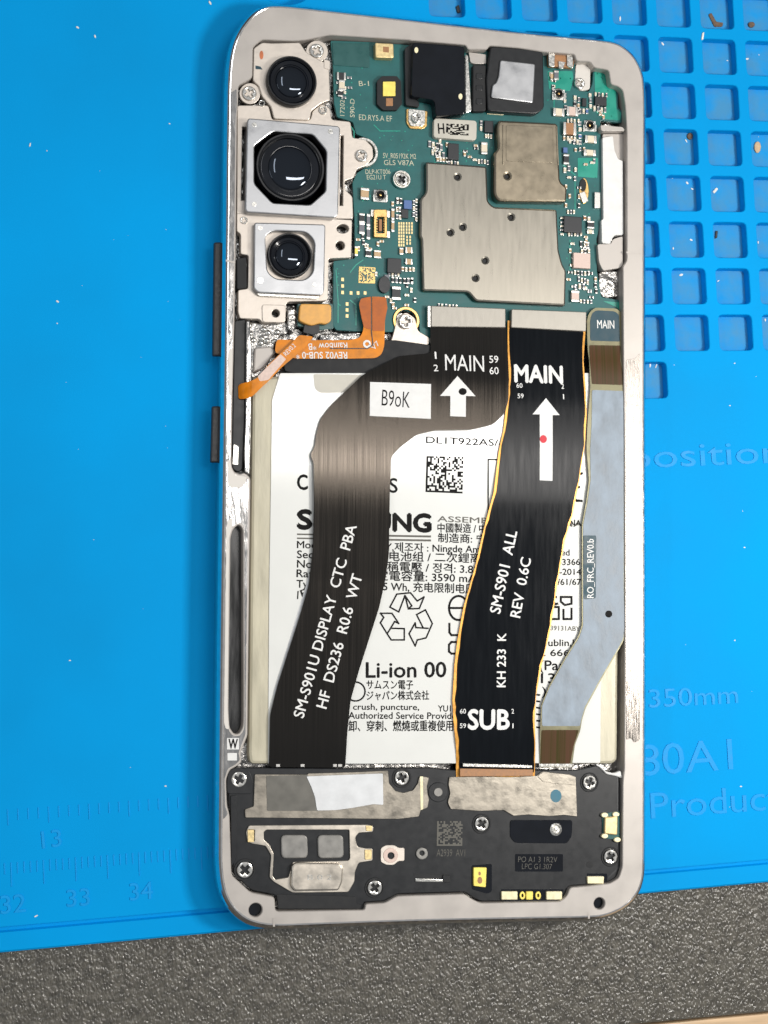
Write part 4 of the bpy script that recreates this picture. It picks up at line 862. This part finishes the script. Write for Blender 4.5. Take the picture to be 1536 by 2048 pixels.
for a, b_ in ((518, 700), (768, 945)):
    prism('speaker_window', cO((a, 580), (b_, 580), (b_ + 4, 738), (a + 4, 742)), ZM + .035, .03, 'cone', spk, r=.08, b=.02)
for pts in (cO((1098, 515), (1142, 518), (1140, 555), (1100, 552)), cO((1090, 680), (1140, 680), (1138, 748), (1092, 750)), cO((290, 545), (335, 545), (335, 630), (292, 630))): prism('contact_tab', pts, ZM + .045, .02, 'pad', spk, r=.01, b=.006)
# bits of the lower module
plt = prism('contact_plate', cO((1200, 670), (1235, 650), (1290, 650), (1320, 668), (1362, 668), (1362, 758), (1320, 758), (1290, 785), (1240, 785), (1200, 765)), ZM + .02, .02, 'bracket', mod, r=.03, b=.006, holes=[circ(*cO((1270, 722))[0], 7, n=14)])
prism('plate_ring', circ(*cO((1268, 720))[0], 15, n=24), ZM + .03, .02, 'pink', plt, r=0, b=.008, holes=[circ(*cO((1270, 722))[0], 7, n=14)])
prism('peg', circ(*cO((1482, 708))[0], 12, n=20), ZM + .03, .03, 'cone', mod, r=0, b=.012, holes=[circ(*cO((1482, 705))[0], 5, n=12)])
prism('slot', cO((1425, 845), (1660, 850), (1680, 900), (1430, 905)), ZM + .003, .003, 'dark2', mod, r=.02, b=.001)
prism('slot_spring', [(831, 1757), (886, 1759), (886, 1764), (831, 1763)], ZM + .02, .02, 'tin', mod, r=0, b=.006); prism('slot_block', [(886, 1750), (900, 1751), (900, 1765), (886, 1764)], ZM + .03, .03, 'dark2', mod, r=.01)
dots('dot_code', cQ((115, 475), (285, 475), (282, 640), (112, 640)), 16, ZM + .003, 'greyink', mod, .5)
text('A2939  AV1', cQ((110, 710))[0], cQ((300, 710))[0], 14, ZM, 'greyink', mod, bold=-.01)
yb = prism('yellow_contact_pit', cQ((345, 770), (480, 760), (480, 945), (450, 960), (345, 930)), ZM + .004, .004, 'gloss', mod, r=.03, b=.001)
yc = prism('yellow_contact', cQ((358, 785), (446, 785), (440, 918), (358, 908)), ZM + .05, .05, 'yellow', mod, r=.02, b=.01); prism('contact_dot', circ(*cQ((400, 870))[0], 5, 7, n=14), ZM + .052, .003, 'brown', yc, r=0, b=0); prism('contact_dot', circ(*cQ((398, 825))[0], 2.5, 4, n=10), ZM + .052, .003, 'brown', yc, r=0, b=0)
prism('contact_pit', cQ((540, 930), (960, 930), (950, 1008), (560, 1012)), ZM + .004, .004, 'gloss', mod, r=.02, b=.001)
for a, b_, m_ in ((545, 652, 'ivory'), (710, 755, 'yellow'), (845, 950, 'ivory')): prism('contact_block', cQ((a, 945), (b_, 945), (b_, 1000), (a, 1000)), ZM + .045, .04, m_, mod, r=.015, b=.01)
for x in (685, 790): prism('contact_ring', circ(*cQ((x, 972))[0], 5.5, 8, n=18), ZM + .03, .03, 'yellow', mod, r=0, b=.004, holes=[circ(*cQ((x, 972))[0], 2.2, 4, n=12)])
prism('contact_block', cQ((1118, 845), (1230, 845), (1228, 893), (1120, 893)), ZM + .045, .05, 'ivory', mod, r=.015, b=.01); prism('contact_pit', cQ((1115, 825), (1250, 825), (1250, 885), (1120, 890)), ZM + .004, .004, 'gloss', mod, r=.02, b=.001)
mcn = prism('side_contact', cQ((1218, 425), (1335, 410), (1335, 600), (1220, 590)), ZM + .02, .03, 'pcb3', mod, r=.02, b=.004)
prism('contact_spring', cQ((1235, 450), (1322, 440), (1320, 570), (1232, 560)), ZM + .07, .05, 'pad', mcn, r=.03, b=.02); 
for p in cQ((1235, 435), (1310, 430), (1235, 575), (1320, 600)): prism('solder_corner', circ(*p, 7, 5, n=10), ZM + .06, .05, 'ivory', mcn, r=0, b=.01)
lathe('spring_pin', [(.10, 0), (.10, .02), (.075, .03), (.06, .015), (.03, .015), (.02, .03), (0, .032)], at(*cQ((905, 530))[0], ZM + .012), mod, [M['tin']], seg=24)
prism('embossed_panel', cQ((635, 695), (955, 695), (955, 812), (635, 812)), ZM + .003, .003, 'gloss', mod, r=.02, b=.001)
text('PO A1 3 1R2V', cQ((655, 748))[0], cQ((915, 750))[0], 11, ZM + .003, 'greyink', mod, bold=-.015); text('LPC G1.307', cQ((680, 795))[0], cQ((880, 797))[0], 11, ZM + .003, 'greyink', mod, bold=-.015)
prism('vent_dot', circ(*cQ((1135, 765))[0], 7, n=16), ZM + .003, .003, 'dark2', mod, r=0, b=.001)
stroke('parting_line', [cQ((1318, 180), (1318, 640)), cQ((1340, 770), (1260, 850))], 3, lambda a, b: ZM + .003, 'ic', mod, zref=ZM)
prism('glue_bead', cY((145, 1710), (200, 1735), (250, 1785), (320, 1800), (380, 1775), (400, 1850), (330, 1825), (250, 1810), (200, 1760)), ZM + .04, .06, 'white', phone, r=.03, b=.02)

# ------------------------------------------------------------------ crumbs on the mat
def crumb(name, pts, z, h, m, label, cat, px=True):
    mb = MB(); o = rounded(W2(pts, z), .02); prism_into(mb, o, z + h, z, h * .4)
    return tag(link(name, mb.mesh(name, [M[m]])), label, cat, group='bits of dirt on the mat')
PF = -PD
crumb('fibre', [(1416, 30), (1422, 26), (1432, 44), (1446, 46), (1444, 54), (1428, 54)], PF, .02, 'crumb', 'bent brown fibre lying in a pocket at the top edge', 'fibre')
crumb('crumb', circ(1502, 50, 7, 6, n=9), PF, .03, 'crumb', 'brown crumb in the pocket at the top right corner', 'crumb')
crumb('crumb', circ(1379, 273, 6, 7, n=9), PF, .03, 'crumb', 'rust brown crumb in a pocket level with the front camera shield', 'crumb')
crumb('crumb', [(1430, 462), (1435, 462), (1434, 476), (1429, 478)], PF, .025, 'ic', 'small black sliver in a pocket left corner', 'crumb')
crumb('chip_of_plastic', [(911, 14), (917, 10), (921, 26), (914, 27)], PF, .03, 'ic', 'black triangular chip in a pocket above the front camera', 'chip')
crumb('lint', [(1404, 66), (1408, 64), (1406, 80), (1402, 80)], 0, .02, 'lint', 'white lint standing on the corner of a pocket', 'lint')
crumb('lint', [(1424, 384), (1432, 375), (1436, 378), (1428, 388)], PF, .02, 'lint', 'white lint flake inside a pocket beside the right rail', 'lint')
crumb('crumb', circ(1514, 295, 7, 12, n=9), PF, .03, 'tan', 'pale tan crumb in the pocket near the right picture edge', 'crumb')
rng = random.Random(9); mb = MB()
spots = [(60, 290, 0), (115, 603, 0), (155, 55, 0), (190, 73, 0), (420, 6, 0), (72, 1832, 0), (1240, 38, PF), (1325, 88, PF), (1494, 118, PF), (1372, 282, PF), (1346, 355, PF), (1374, 366, PF), (1384, 378, PF), (1346, 497, PF), (1382, 480, PF), (1362, 550, PF), (1436, 562, PF), (1516, 485, PF), (1300, 730, PF), (1312, 732, PF), (1530, 640, PF)]
for x, y, z in spots:
    c = at(x, y, z); a = rng.uniform(0, 3); r1, r2 = rng.uniform(.025, .05), rng.uniform(.01, .02)
    l = [(c[0] + r1 * math.cos(t) * math.cos(a) - r2 * math.sin(t) * math.sin(a), c[1] + r1 * math.cos(t) * math.sin(a) + r2 * math.sin(t) * math.cos(a)) for t in [i * math.pi / 4 for i in range(8)]]
    prism_into(mb, l, z + .012, z, .004)
dust = [(rng.uniform(-6.5, 6), rng.uniform(-6, 7.5)) for _ in range(75)]
for x, y in dust:
    if abs(x) < 3.9 and abs(y) < 7.4: continue
    r1 = .003 + .009 * rng.random() ** 2; prism_into(mb, circ(x, y, r1 * rng.uniform(1, 2), r1, n=6, a0=rng.uniform(0, 1)), .006, -.001, .002)
tag(link('debris', mb.mesh('debris', [M['lint']])), 'scattered white dust and lint specks on the blue mat', 'debris', kind='stuff')

finish_texts()
